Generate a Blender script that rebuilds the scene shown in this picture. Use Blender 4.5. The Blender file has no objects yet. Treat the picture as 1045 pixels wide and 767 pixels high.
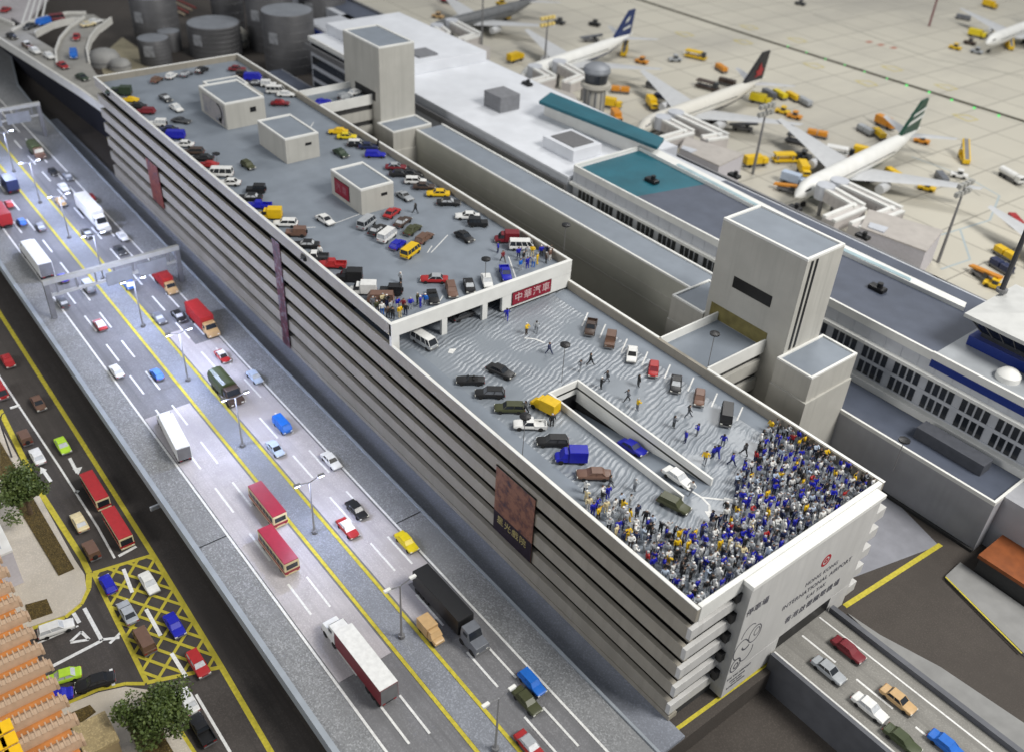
import bpy, bmesh, math, random
from mathutils import Vector, Matrix
random.seed(7)
PI = math.pi
SC = bpy.context.scene
COL = SC.collection
# ------------------------------------------------------------------ camera (solved from the photograph's vanishing lines)
CAM = Vector((36.975982, -59.645164, 98.410272))
ROT = ((0.62055051, 0.78256195, 0.05013837), (0.48431223, -0.33219013, -0.80937716), (-0.6167323, 0.52654203, -0.58514508))
FPX = 950.8
def ray(u, v):
    a, b = (u-522.5)/FPX, (v-383.5)/FPX
    return Vector([ROT[0][i]*a+ROT[1][i]*b+ROT[2][i] for i in range(3)])
def at(u, v, z):                       # photo pixel -> point on the level z
    d = ray(u, v); t = (z-CAM.z)/d.z
    return CAM+d*t
def aty(u, v, y):
    d = ray(u, v); t = (y-CAM.y)/d.y
    return CAM+d*t
def P2(z, pts): return [tuple(at(u, v, z)[:2]) for u, v in pts]
# ------------------------------------------------------------------ materials
MATS = {}
def srgb(c):
    return tuple(((x/255)/12.92 if x/255 <= .04045 else ((x/255+.055)/1.055)**2.4) for x in c)
def mat(name, col, rough=.6, var=.12, scale=2.0, bump=0., bscale=20., metal=0., emit=0., spec=.4, speck=0., stain=0., streak=None):
    if name in MATS: return MATS[name]
    m = bpy.data.materials.new(name); m.use_nodes = True; MATS[name] = m
    nt = m.node_tree; N = nt.nodes; L = nt.links; b = N['Principled BSDF']
    b.inputs['Roughness'].default_value = rough; b.inputs['Metallic'].default_value = metal
    b.inputs['Specular IOR Level'].default_value = spec
    c = col if max(col) <= 1 else srgb(col)
    tc = N.new('ShaderNodeTexCoord')
    out = None
    def mixin(prev, fac_socket, dark, amount_lo, amount_hi):
        r = N.new('ShaderNodeMapRange'); r.inputs[1].default_value = amount_lo; r.inputs[2].default_value = amount_hi
        L.new(fac_socket, r.inputs[0])
        mx = N.new('ShaderNodeMix'); mx.data_type = 'RGBA'
        L.new(r.outputs[0], mx.inputs['Factor'])
        if prev is None: mx.inputs['A'].default_value = (*c, 1)
        else: L.new(prev, mx.inputs['A'])
        mx.inputs['B'].default_value = (*[min(1, x*dark) for x in c], 1)
        return mx.outputs['Result']
    if var:
        n = N.new('ShaderNodeTexNoise'); n.inputs['Scale'].default_value = scale; n.inputs['Detail'].default_value = 6
        L.new(tc.outputs['Object'], n.inputs['Vector'])
        out = mixin(None, n.outputs['Fac'], 1-var*2, .35, .7)
    if speck:
        n = N.new('ShaderNodeTexNoise'); n.inputs['Scale'].default_value = 5.; n.inputs['Detail'].default_value = 3
        L.new(tc.outputs['Object'], n.inputs['Vector'])
        out = mixin(out, n.outputs['Fac'], 1+speck, .5, .62)
        n = N.new('ShaderNodeTexNoise'); n.inputs['Scale'].default_value = 4.1; n.inputs['Detail'].default_value = 3
        L.new(tc.outputs['Object'], n.inputs['Vector'])
        out = mixin(out, n.outputs['Fac'], 1-speck*.6, .52, .64)
    if stain:
        n = N.new('ShaderNodeTexNoise'); n.inputs['Scale'].default_value = .06; n.inputs['Detail'].default_value = 8; n.inputs['Roughness'].default_value = .65
        L.new(tc.outputs['Object'], n.inputs['Vector'])
        out = mixin(out, n.outputs['Fac'], 1-stain, .48, .68)
    if streak:                           # long worn tracks (along x) or rain streaks (down z)
        mp = N.new('ShaderNodeMapping'); mp.inputs['Scale'].default_value = streak[1]; L.new(tc.outputs['Object'], mp.inputs['Vector'])
        n = N.new('ShaderNodeTexNoise'); n.inputs['Scale'].default_value = 1.; n.inputs['Detail'].default_value = 5; n.inputs['Roughness'].default_value = .6
        L.new(mp.outputs['Vector'], n.inputs['Vector']); out = mixin(out, n.outputs['Fac'], 1-streak[0], .48, .70)
    if out is None: b.inputs['Base Color'].default_value = (*c, 1)
    else: L.new(out, b.inputs['Base Color'])
    if bump:
        n = N.new('ShaderNodeTexNoise'); n.inputs['Scale'].default_value = bscale; n.inputs['Detail'].default_value = 4
        L.new(tc.outputs['Object'], n.inputs['Vector'])
        bp = N.new('ShaderNodeBump'); bp.inputs['Strength'].default_value = bump; bp.inputs['Distance'].default_value = .1
        L.new(n.outputs['Fac'], bp.inputs['Height']); L.new(bp.outputs['Normal'], b.inputs['Normal'])
    if emit:
        b.inputs['Emission Color'].default_value = (*c, 1); b.inputs['Emission Strength'].default_value = emit
    return m
WHITE = mat('white_paint', (.74, .74, .71), .5, .05, .4, stain=.08)
CREAM = mat('warm_grey_wall', (.47, .46, .42), .6, .05, .3, bump=.12, bscale=3, stain=.12, streak=(.16, (.9, .9, .05)))
FACADE = mat('facade_grey', (.315, .29, .243), .6, .07, .25, bump=.1, bscale=2, stain=.15, streak=(.16, (.9, .9, .05)))
OLIVEW = mat('olive_grey_wall', (.44, .44, .385), .6, .05, .3, bump=.1, stain=.1)
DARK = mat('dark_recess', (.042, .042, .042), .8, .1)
BLACK = mat('black_plastic', (.012, .012, .013), .4, .1)
DECK = mat('deck_blue_grey', (.215, .245, .285), .6, .08, .25, bump=.1, bscale=4, stain=.16)
SLATE = mat('slate_roof', (.082, .096, .132), .55, .1, .3, bump=.1, stain=.25)
ROOFW = mat('white_roof', (.70, .72, .76), .5, .05, .2, stain=.14)
GREYP = mat('pale_grey_panel', (.50, .52, .56), .5, .06, .5, stain=.1)
TEAL = mat('teal_roof', (.014, .125, .17), .5, .12, .15, stain=.35)
BLUEB = mat('deep_blue_band', (.01, .03, .20), .4, .05)
CONC = mat('concrete_grey', (.25, .25, .245), .8, .08, .5, bump=.2, stain=.2)
METAL = mat('grey_metal', (.20, .20, .205), .5, .1, 1, metal=.3)
TANKM = mat('tank_steel', (.125, .125, .13), .5, .1, .25, metal=.35, stain=.2)
TANKT = mat('tank_lid', (.24, .255, .28), .5, .1, .3, metal=.2, stain=.2)
ASPH = mat('dark_asphalt', (.062, .054, .049), .85, .12, .6, bump=.3, bscale=8, speck=.2, stain=.2, streak=(.28, (.03, 1.1, 1)))
GROUND = mat('dark_ground', (.062, .053, .046), .85, .1, .4, bump=.2, speck=.2, stain=.2)
HWAY = mat('highway_asphalt', (.175, .175, .182), .8, .08, .5, bump=.2, bscale=6, speck=.2, stain=.2, streak=(.28, (.03, 1.1, 1)))
GRANITE = mat('granite_shoulder', (.215, .22, .225), .8, .1, .6, bump=.3, bscale=6, speck=.45, stain=.1)
GRANITEB = mat('granite_median', (.215, .228, .255), .8, .1, .6, bump=.2, bscale=6, speck=.28, stain=.15)
PALEC = mat('pale_road_surface', (.44, .415, .425), .75, .1, .5, bump=.1, speck=.10, stain=.22, streak=(.2, (.03, 1.1, 1)))
FASCIA = mat('flyover_edge', (.30, .33, .36), .6, .06, .5, stain=.15)
LINEW = mat('white_line', (.74, .74, .72), .7, .12, 3)
LINEY = mat('yellow_line', (.56, .475, .045), .7, .15, 2, stain=.35)
PAVE = mat('beige_pavement', (.50, .45, .37), .8, .07, .5, bump=.2, speck=.12, stain=.15)
SOIL = mat('brown_soil', (.085, .058, .015), .95, .3, 2, bump=.8, bscale=6, speck=.6)
APRON = None
GLASSD = mat('dark_glass', (.02, .024, .03), .15, .1, spec=.6)
GLASSS = mat('silver_glass', (.48, .5, .52), .25, .1, spec=.6)
TYRE = mat('tyre_rubber', (.012, .012, .012), .8, 0)
RIM = mat('wheel_rim', (.35, .35, .36), .35, 0, metal=.6)
LAMPC = mat('car_lamp', (.75, .75, .68), .25, 0)
TAIL = mat('tail_lamp', (.25, .01, .01), .3, 0)
PAINT = {}
for k, c in dict(red=(.36, .018, .02), darkred=(.17, .012, .02), blue=(.008, .012, .36), sky=(.01, .13, .52), navy=(.012, .02, .07), black=(.012, .012, .013),
                 white=(.72, .72, .70), silver=(.36, .38, .40), grey=(.14, .15, .17), dkgrey=(.05, .052, .056), yellow=(.72, .46, .005), taxi=(.70, .55, .01), brown=(.135, .075, .05),
                 dkbrown=(.06, .038, .028), rust=(.16, .09, .065), olive=(.055, .06, .025), green=(.03, .05, .028), army=(.045, .06, .022), lime=(.42, .66, .04), cream=(.66, .56, .33),
                 tan=(.52, .34, .16), orange=(.62, .24, .012), paleblue=(.42, .50, .62), maroon=(.28, .012, .03)).items():
    PAINT[k] = mat('paint_'+k, c, .42, .08, 1.5, spec=.5)
# rippled plaster of the lower roof deck
def ripple_material():
    m = bpy.data.materials.new('rippled_deck'); m.use_nodes = True
    nt = m.node_tree; N = nt.nodes; L = nt.links; b = N['Principled BSDF']
    b.inputs['Roughness'].default_value = .33
    tc = N.new('ShaderNodeTexCoord')
    mp = N.new('ShaderNodeMapping'); mp.inputs['Rotation'].default_value = (0, 0, math.radians(-16)); L.new(tc.outputs['Object'], mp.inputs['Vector'])
    w = N.new('ShaderNodeTexWave'); w.wave_type = 'BANDS'; w.bands_direction = 'X'
    w.inputs['Scale'].default_value = .42; w.inputs['Distortion'].default_value = 9; w.inputs['Detail'].default_value = 3.0; w.inputs['Detail Scale'].default_value = .45; w.inputs['Detail Roughness'].default_value = .62
    L.new(mp.outputs['Vector'], w.inputs['Vector'])
    n = N.new('ShaderNodeTexNoise'); n.inputs['Scale'].default_value = .16; n.inputs['Detail'].default_value = 5; L.new(tc.outputs['Object'], n.inputs['Vector'])
    r = N.new('ShaderNodeMapRange'); r.inputs[1].default_value = .40; r.inputs[2].default_value = .66; L.new(n.outputs['Fac'], r.inputs[0])
    mu = N.new('ShaderNodeMath'); mu.operation = 'MULTIPLY'; L.new(w.outputs['Fac'], mu.inputs[0]); L.new(r.outputs[0], mu.inputs[1])
    bp = N.new('ShaderNodeBump'); bp.inputs['Strength'].default_value = .6; bp.inputs['Distance'].default_value = .2
    L.new(mu.outputs[0], bp.inputs['Height']); L.new(bp.outputs['Normal'], b.inputs['Normal'])
    cr = N.new('ShaderNodeMix'); cr.data_type = 'RGBA'; cr.inputs['A'].default_value = (.205, .23, .26, 1); cr.inputs['B'].default_value = (.29, .315, .345, 1)
    L.new(mu.outputs[0], cr.inputs['Factor']); L.new(cr.outputs['Result'], b.inputs['Base Color'])
    return m
RIPPLE = ripple_material()
def apron_material():
    m = bpy.data.materials.new('apron_concrete'); m.use_nodes = True
    nt = m.node_tree; N = nt.nodes; L = nt.links; b = N['Principled BSDF']; b.inputs['Roughness'].default_value = .7
    tc = N.new('ShaderNodeTexCoord')
    mp = N.new('ShaderNodeMapping'); mp.inputs['Rotation'].default_value = (0, 0, math.radians(2)); L.new(tc.outputs['Object'], mp.inputs['Vector'])
    br = N.new('ShaderNodeTexBrick'); br.offset = 0; br.inputs['Scale'].default_value = 1; br.inputs['Brick Width'].default_value = 15; br.inputs['Row Height'].default_value = 15
    br.inputs['Mortar Size'].default_value = .2; br.inputs['Mortar Smooth'].default_value = .3
    br.inputs['Color1'].default_value = (.50, .475, .40, 1); br.inputs['Color2'].default_value = (.47, .445, .375, 1); br.inputs['Mortar'].default_value = (.235, .22, .185, 1)
    L.new(mp.outputs['Vector'], br.inputs['Vector'])
    n = N.new('ShaderNodeTexNoise'); n.inputs['Scale'].default_value = .022; n.inputs['Detail'].default_value = 7; n.inputs['Roughness'].default_value = .6
    ms = N.new('ShaderNodeMapping'); ms.inputs['Scale'].default_value = (1, .45, 1); L.new(tc.outputs['Object'], ms.inputs['Vector']); L.new(ms.outputs['Vector'], n.inputs['Vector'])
    r = N.new('ShaderNodeMapRange'); r.inputs[1].default_value = .46; r.inputs[2].default_value = .72; r.inputs[4].default_value = .75; L.new(n.outputs['Fac'], r.inputs[0])
    mx = N.new('ShaderNodeMix'); mx.data_type = 'RGBA'; mx.inputs['B'].default_value = (.30, .285, .255, 1)
    L.new(r.outputs[0], mx.inputs['Factor']); L.new(br.outputs['Color'], mx.inputs['A']); L.new(mx.outputs['Result'], b.inputs['Base Color'])
    return m
APRON = apron_material()
PANELW = mat('panel_white', (.56, .555, .54), .6, .06, .3, stain=.12, streak=(.16, (.9, .9, .05)))
# ------------------------------------------------------------------ mesh builder
class MB:
    def __init__(s): s.v = []; s.f = []; s.m = []
    def add(s, vs, fs, mi=0):
        o = len(s.v); s.v += [tuple(x) for x in vs]; s.f += [tuple(i+o for i in f) for f in fs]; s.m += [mi]*len(fs); return s
    def box(s, x0, x1, y0, y1, z0, z1, mi=0):
        v = [(x, y, z) for z in (z0, z1) for x, y in ((x0, y0), (x1, y0), (x1, y1), (x0, y1))]
        return s.add(v, [(3, 2, 1, 0), (4, 5, 6, 7), (0, 1, 5, 4), (1, 2, 6, 5), (2, 3, 7, 6), (3, 0, 4, 7)], mi)
    def prism(s, pts, z0, z1, mi=0):
        a = sum(pts[i][0]*pts[(i+1) % len(pts)][1]-pts[(i+1) % len(pts)][0]*pts[i][1] for i in range(len(pts)))
        if a < 0: pts = pts[::-1]
        n = len(pts)
        v = [(p[0], p[1], z0) for p in pts]+[(p[0], p[1], z1) for p in pts]
        return s.add(v, [tuple(range(n))[::-1], tuple(range(n, 2*n))]+[(i, (i+1) % n, (i+1) % n+n, i+n) for i in range(n)], mi)
    def loft(s, rings, mi=0, cap=True):
        n = len(rings[0]); v = [p for r in rings for p in r]; f = []
        for k in range(len(rings)-1):
            for i in range(n):
                f.append((k*n+i, k*n+(i+1) % n, (k+1)*n+(i+1) % n, (k+1)*n+i))
        if cap: f += [tuple(range(n))[::-1], tuple(range((len(rings)-1)*n, len(rings)*n))]
        return s.add(v, f, mi)
    def cyl(s, x, y, z0, z1, r, n=16, r2=None, mi=0):
        r2 = r if r2 is None else r2
        return s.loft([[(x+q*math.cos(2*PI*i/n), y+q*math.sin(2*PI*i/n), z) for i in range(n)] for q, z in ((r, z0), (r2, z1))], mi)
    def lathe(s, x, y, prof, n=24, mi=0):
        return s.loft([[(x+q*math.cos(2*PI*i/n), y+q*math.sin(2*PI*i/n), z) for i in range(n)] for q, z in prof], mi)
    def tube(s, pts, r, n=6, mi=0):
        pts = [Vector(p) for p in pts]; rings = []
        for i, p in enumerate(pts):
            d = (pts[min(i+1, len(pts)-1)]-pts[max(i-1, 0)]).normalized()
            a = d.cross(Vector((0, 0, 1)));
            if a.length < .05: a = d.cross(Vector((1, 0, 0)))
            a.normalize(); b = d.cross(a)
            rr = r[i] if isinstance(r, (list, tuple)) else r
            rings.append([tuple(p+(a*math.cos(2*PI*k/n)+b*math.sin(2*PI*k/n))*rr) for k in range(n)])
        return s.loft(rings, mi)
    def ribbon(s, pts, w, z0, z1, mi=0, off=0):     # a strip of width w along 2-D points
        pts = [Vector((p[0], p[1])) for p in pts]; L = []; R = []
        for i, p in enumerate(pts):
            d = (pts[min(i+1, len(pts)-1)]-pts[max(i-1, 0)]).normalized(); nn = Vector((-d.y, d.x))
            L.append(p+nn*(off+w/2)); R.append(p+nn*(off-w/2))
        for i in range(len(pts)-1):
            s.prism([R[i], R[i+1], L[i+1], L[i]], z0, z1, mi)
        return s
    def mesh(s, name, smooth=False, bevel=0):
        me = bpy.data.meshes.new(name); me.from_pydata(s.v, [], s.f); me.polygons.foreach_set('material_index', s.m)
        bm = bmesh.new(); bm.from_mesh(me); bmesh.ops.recalc_face_normals(bm, faces=bm.faces)
        if bevel:
            bmesh.ops.bevel(bm, geom=[e for e in bm.edges if len(e.link_faces) == 2 and e.calc_face_angle(0) > .5], offset=bevel, segments=2, affect='EDGES', profile=.6, clamp_overlap=True)
        bm.to_mesh(me); bm.free()
        if smooth:
            me.polygons.foreach_set('use_smooth', [True]*len(me.polygons))
            try: me.set_sharp_from_angle(angle=math.radians(38))
            except Exception: pass
        return me
    def build(s, name, mats, parent=None, smooth=False, bevel=0, **tagkw):
        me = s.mesh(name, smooth, bevel)
        for m in (mats if isinstance(mats, (list, tuple)) else [mats]): me.materials.append(m)
        o = bpy.data.objects.new(name, me); COL.objects.link(o)
        if parent: o.parent = parent
        for k, v in tagkw.items():
            if v: o[k] = v
        return o
def thing(name, label, cat, loc=(0, 0, 0), rz=0, group=None):
    o = bpy.data.objects.new(name, None); COL.objects.link(o); o.location = loc; o.rotation_euler = (0, 0, rz)
    o.empty_display_size = .5; o['label'] = label; o['category'] = cat
    if group: o['group'] = group
    return o
def localize(root):             # parts were built in world space: hang them under a root that stands elsewhere
    inv = Matrix.Translation(root.location).inverted()
    for c in root.children: c.matrix_parent_inverse = inv
def struct(name, mb, m): return mb.build(name, m, kind='structure')

# ------------------------------------------------------------------ world, lamps, camera
w = bpy.data.worlds.new('World'); SC.world = w; w.use_nodes = True
w.node_tree.nodes['Background'].inputs[0].default_value = (.86, .92, 1, 1); w.node_tree.nodes['Background'].inputs[1].default_value = .33
def area(name, loc, target, size, power, col):
    l = bpy.data.lights.new(name, 'AREA'); l.shape = 'SQUARE'; l.size = size; l.energy = power; l.color = col
    o = bpy.data.objects.new(name, l); COL.objects.link(o); o.location = loc
    o.rotation_euler = (Vector(target)-Vector(loc)).to_track_quat('-Z', 'Y').to_euler(); return o
area('hall_ceiling_lamp', (170, 120, 280), (-70, 30, 0), 110, 1350000, (1, .97, .92))
area('hall_ceiling_lamp', (-180, 300, 320), (-150, 200, 0), 110, 560000, (1, .98, .95))
area('hall_ceiling_lamp', (-110, -330, 210), (-90, 0, 5), 110, 420000, (1, .98, .96))
cd = bpy.data.cameras.new('camera'); cam = bpy.data.objects.new('camera', cd); COL.objects.link(cam); SC.camera = cam
cd.sensor_width = 36; cd.lens = 36*FPX/1045; cd.clip_end = 3000; cd.clip_start = 1
M3 = Matrix((ROT[0], [-x for x in ROT[1]], [-x for x in ROT[2]])).transposed()
cam.matrix_world = Matrix.Translation(CAM) @ M3.to_4x4()
cd.dof.use_dof = True; cd.dof.focus_distance = 122; cd.dof.aperture_fstop = .052
SC.view_settings.view_transform = 'Standard'; SC.view_settings.look = 'None'; SC.view_settings.exposure = 0

# ================================================================== SETTING
ZH = 2.3; ZL = -3.5; ZG = 0.0; ZU = 23.3; ZD = 19.5
struct('ground', MB().box(-900, 400, -400, 1200, ZL-1, ZL-.02), GROUND)
struct('terrain', MB().prism([(-420, -3.0), (2.4, -3.0), (2.4, 16.6), (300, 16.6), (300, 900), (-900, 900), (-900, 4), (-420, 4)], ZL-.015, ZG), GROUND)
struct('apron', MB().prism([(-900, 104), (300, 104), (300, 1100), (-900, 1100)], ZG+.01, ZG+.03), APRON)
# lower road with its markings
struct('lower_road', MB().box(-330, 60, -46.5, -33.9, ZL, ZL+.01), ASPH)
struct('side_road', MB().prism(P2(ZL, [(92, 585), (68, 627), (33, 638), (0, 655), (0, 760), (62, 722), (100, 703), (128, 697), (152, 693), (125, 640)]), ZL+.014, ZL+.018), ASPH)
# pavements on the far left (raised kerb)
zk = ZL+.15
struct('pavement', MB().prism(P2(zk, [(0, 433), (76, 570), (86, 585), (88, 600), (82, 614), (66, 627), (33, 638), (-60, 672), (-120, 500)]), ZL-.01, zk), PAVE)
struct('pavement', MB().prism(P2(zk, [(60, 722), (100, 706), (128, 700), (150, 703), (170, 727), (196, 767), (215, 800), (40, 830), (20, 740)]), ZL-.01, zk), PAVE)
soil = MB()
for q in ([(0, 473), (0, 505), (32, 560), (62, 586), (76, 580), (32, 519), (12, 478)][:0] or [(0, 450), (0, 487), (60, 587), (76, 580)], [(26, 617), (48, 611), (54, 625), (30, 633)], [(66, 730), (92, 719), (98, 726), (72, 745)], [(126, 726), (150, 722), (182, 775), (150, 790)]):
    soil.prism(P2(zk, q), zk-.1, zk+.12)
struct('soil_bed', soil, SOIL)
mk = MB(); mky = MB()
def line(mb, z, a, b, wd):                                  # a painted strip between two photo points
    p, q = at(*a, z), at(*b, z); d = (q-p).normalized(); n = Vector((-d.y, d.x, 0))*wd/2
    mb.prism([(p+n)[:2], (q+n)[:2], (q-n)[:2], (p-n)[:2]], z+.004, z+.008)
# lower road: yellow edge lines, white centre line
zr = ZL+.014
def poly_line(mb, z, pts, wd):
    for a, b in zip(pts, pts[1:]): line(mb, z, a, b, wd)
poly_line(mky, zr, [(0, 418), (40, 500), (84, 569), (91, 584), (90, 600), (82, 616), (66, 629), (33, 640)], .8)
poly_line(mky, zr, [(-60, 215), (0, 320), (80, 445), (159, 570), (226, 680), (290, 790)], .7)
poly_line(mky, zr, [(62, 720), (100, 703), (128, 697), (148, 697)], .5)
poly_line(mky, zr, [(172, 727), (200, 771)], .6)
poly_line(mk, zr, [(-40, 310), (0, 385), (60, 475), (100, 538), (117, 569)], .32)
poly_line(mk, zr, [(200, 708), (235, 767)], .35)
for a, b in (((80, 500), (77, 503)), ((121, 567), (139, 557))): line(mk, zr, a, b, .5)
# junction box grid
Q = [at(*p, zr) for p in ((95, 584), (155, 566), (226, 680), (150, 696))]    # across s, along t
def q4(s, t): return (Q[0]*(1-s)+Q[1]*s)*(1-t)+(Q[3]*(1-s)+Q[2]*s)*t
zy = zr+.012
def wline(mb, p, q, wd, z):
    d = (q-p).normalized(); n = Vector((-d.y, d.x, 0))*wd/2
    mb.prism([(p+n)[:2], (q+n)[:2], (q-n)[:2], (p-n)[:2]], z, z+.004)
for i, (a, b) in enumerate((((0, 0), (1, 0)), ((0, 1), (1, 1)), ((0, 0), (0, 1)))): wline(mky, q4(*a), q4(*b), .6, zy+.01*i)
K = 2.3
for k in range(-8, 9):
    for sg in (1, -1):
        c0 = k*.333+.1        # lines t*K = c0 + sg*s
        pts = []
        for s_ in [i/60 for i in range(61)]:
            t_ = (c0+sg*s_+(1 if sg < 0 else 0))/K
            if 0 <= t_ <= 1: pts.append((s_, t_))
        if len(pts) > 3: wline(mky, q4(*pts[0]), q4(*pts[-1]), .42, zy+.03+.01*(sg > 0)+.0005*(k+9))
# side road markings and arrows
poly_line(mk, zr+.008, [(86, 620), (104, 653), (48, 682)], .5)
line(mk, zr+.008, (104, 652), (122, 650), .4); line(mk, zr+.016, (112, 656), (123, 645), .4)
poly_line(mk, zr+.008, [(72, 654), (83, 644), (91, 652), (72, 655)], .4)
line(mk, zr+.008, (38, 656), (80, 638), .28); line(mk, zr+.016, (75, 625), (81, 635), .5); line(mk, zr+.008, (60, 709), (80, 699), .35); line(mk, zr+.008, (113, 682), (116, 699), .4)
for (a, b) in (((71, 467), (79, 482)), ((52, 491), (43, 478)), ((126, 580), (135, 604)), ((149, 621), (164, 648)), ((175, 666), (190, 690))): line(mk, zy+.06, a, b, .5)
for a, b, tip in (((74, 478), (84, 476), (80, 484)), ((41, 484), (48, 479), (41, 476))):
    mk.prism([at(*x, zr)[:2] for x in (a, b, tip)], zr+.02, zr+.024)
# highway flyover
right_edge = [(60, -4.6), (-25, -4.7), (-90, -4.7), (-130, -4.3), (-176, -3.8), (-206, -3.3)]
left_edge = [(60, -33.8), (-340, -33.8)]
far_edge = P2(ZH, [(33, 105), (19, 87), (15, 70), (12, 58), (8, 30), (-90, 0)])
deck_poly = left_edge[::-1]+right_edge+far_edge
hw = MB().prism(deck_poly, ZH-1.1, ZH); struct('highway_flyover', hw, GRANITE)
struct('flyover_edge_beam', MB().box(-340, 60, -34.5, -33.803, ZH-1.5, ZH+.32), FASCIA)
struct('flyover_kerb', MB().ribbon(right_edge+far_edge[:4], .35, ZH-1.3, ZH+.25, off=.2), FASCIA)
struct('highway_carriageway', MB().box(-340, 60, -29.6, -21.6, ZH+.002, ZH+.006).box(-340, 60, -17.4, -9.6, ZH+.002, ZH+.006), HWAY)
struct('highway_resurfacing', MB().box(-88.5, -27, -29.3, -21.9, ZH+.01, ZH+.05).box(-110, -28, -17.0, -14.2, ZH+.01, ZH+.05).box(-104, -35, -14.2, -9.9, ZH+.01, ZH+.048), PALEC)
struct('median', MB().box(-340, 60, -21.1, -17.8, ZH+.002, ZH+.03), GRANITEB)
zm = ZH+.06
hm = MB()
for y in (-29.6, -9.5): hm.box(-330, 60, y-.16, y+.16, zm, zm+.01)
for y, ph in ((-27.0, 0), (-24.4, .3), (-14.3, 0), (-11.7, .3)):
    x = -15.2+ph
    for k in range(-4, 24): hm.box(x-6.3-k*11.4, x-k*11.4, y-.15, y+.15, zm, zm+.01)
for m_ in (mk, hm): pass
struct('road_marking', hm, LINEW); struct('road_marking', mk, LINEW)
hy = MB()
for y in (-21.4, -17.5): hy.box(-330, 60, y-.24, y+.24, zm+.004, zm+.014)
struct('road_marking', hy, LINEY); struct('road_marking', mky, LINEY)
struct('expansion_joint', MB().box(-57.3, -57.1, -33.7, -29.7, ZH+.002, ZH+.012).box(-45.6, -45.4, -9.3, -4.9, ZH+.002, ZH+.012), BLACK)
struct('gap_fill_strip', MB().box(-230, 2.3, -4.4, .3, .003, .5), mat('gap_fill_strip', (.20, .215, .25), .8, .08, .5, speck=.2))  # blue-grey strip added to lighten the dark gap beside the garage
# paved ground by the garage and the terminal
struct('forecourt', MB().prism(P2(ZG, [(846, 598), (880, 500), (908, 505), (958, 556)]), ZG+.003, ZG+.02), mat('forecourt_paving', (.25, .255, .285), .8, .08, .5, stain=.15))
gy = MB(); line(gy, ZG+.02, (684, 748), (800, 664), .5); line(gy, ZG+.02, (862, 618), (960, 555), .75)
struct('road_marking', gy, LINEY)
struct('pavement', MB().prism(P2(.2, [(865, 625), (898, 647), (960, 680), (1042, 735), (1090, 765), (1090, 800), (1040, 790)]), ZG-.02, ZG+.2), CONC)
struct('pavement', MB().prism(P2(.5, [(965, 587), (980, 573), (1050, 622), (1090, 650), (1090, 700), (1043, 664)]), ZG-.02, ZG+.5), CONC)
struct('pavement', MB().prism(P2(ZG, [(112, 147), (165, 145), (170, 152), (200, 250), (150, 200)]), ZL-.01, ZG+.02), CONC)
gl = MB(); line(gl, .5, (965, 588), (1043, 666), .25); struct('road_marking', gl, LINEY)

# ================================================================== PARKING GARAGE
XL, XF, XN, W = -60.5, -185.7, 0.0, 35.0
H1, H2 = 20.9, 24.6
G = thing('parking_garage', 'long six storey white parking garage with two roof levels covered in cars and a crowd', 'parking garage', (-90, 17, 0))
HX0, HX1, HY0, HY1 = -38.8, -13.4, 12.4, 17.4                      # ramp well in the lower roof
zc = 14.5
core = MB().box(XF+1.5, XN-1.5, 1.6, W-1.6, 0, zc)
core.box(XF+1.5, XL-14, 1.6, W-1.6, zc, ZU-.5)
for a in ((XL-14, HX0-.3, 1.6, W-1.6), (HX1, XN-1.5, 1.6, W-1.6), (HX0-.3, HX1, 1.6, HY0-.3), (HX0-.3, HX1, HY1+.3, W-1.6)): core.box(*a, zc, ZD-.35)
core.build('core', DARK, G)  # solid dark core stands in for the shaded storeys behind the bands
bands = [20.9-3.5*i for i in range(6)]
for i, zt in enumerate([H2]+bands):
    top = zt == H2
    x1 = XL if top else XN
    h = 2.08
    b = MB()
    ix = .0 if i < 2 else .08*(i-1)
    b.box(XF, x1-ix, 0+ix*.5, .55+ix, zt-h, zt)                                 # left side
    b.box(XF, x1-ix, W-.55, W, zt-h, zt)                                   # right side
    b.box(XF, XF+.55, .57+ix, W-.57, zt-h, zt-.003)                          # far end
    b.build('spandrel', FACADE, G, bevel=.06)
    if not top and i > 1:
        MB().box(x1-.6-ix, x1-ix+.003, .003, 8.2, zt-1.75, zt+.004).build('corner_spandrel', PANELW, G, bevel=.06); MB().box(x1-.6-ix, x1+1.28-ix*.3, 33.0, W+.25, zt-1.75, zt+.004).build('corner_spandrel', PANELW, G, bevel=.06)
    if i: 
        s = MB().box(XF+.6, x1-.7, .6, 1.59, zt-h-.001, zt-h+.2).box(XF+.6, x1-.7, W-1.59, W-.6, zt-h-.001, zt-h+.2); s.build('floor_slab', DARK, G)  # slabs coloured dark to put shade into the gaps
# parapet caps (white rims)
MB().box(XF-.05, XL+.05, -.06, .42, H2+.002, H2+.13).build('parapet_cap', WHITE, G, bevel=.05); MB().box(XF-.05, XF+.42, .43, W-.43, H2+.002, H2+.13).build('parapet_cap', WHITE, G, bevel=.05); MB().box(XF-.05, -154.4, W-.42, W+.06, H2+.002, H2+.13).build('parapet_cap', WHITE, G, bevel=.05); MB().box(-144.2, XL+.05, W-.42, W+.06, H2+.002, H2+.13).build('parapet_cap', WHITE, G, bevel=.05)
MB().box(XL+.06, XN+.05, -.06, .42, H1+.002, H1+.12).build('parapet_cap', WHITE, G, bevel=.05); MB().box(XL+.06, -39.7, W-.42, W+.06, H1+.002, H1+.12).build('parapet_cap', WHITE, G, bevel=.05); MB().box(-29.8, XN+.05, W-.42, W+.06, H1+.002, H1+.12).build('parapet_cap', WHITE, G, bevel=.05)
MB().box(XN-.6, XN+.05, .58, W-.58, H1-2.3, H1+.13).build('front_parapet', WHITE, G, bevel=.08)
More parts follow.
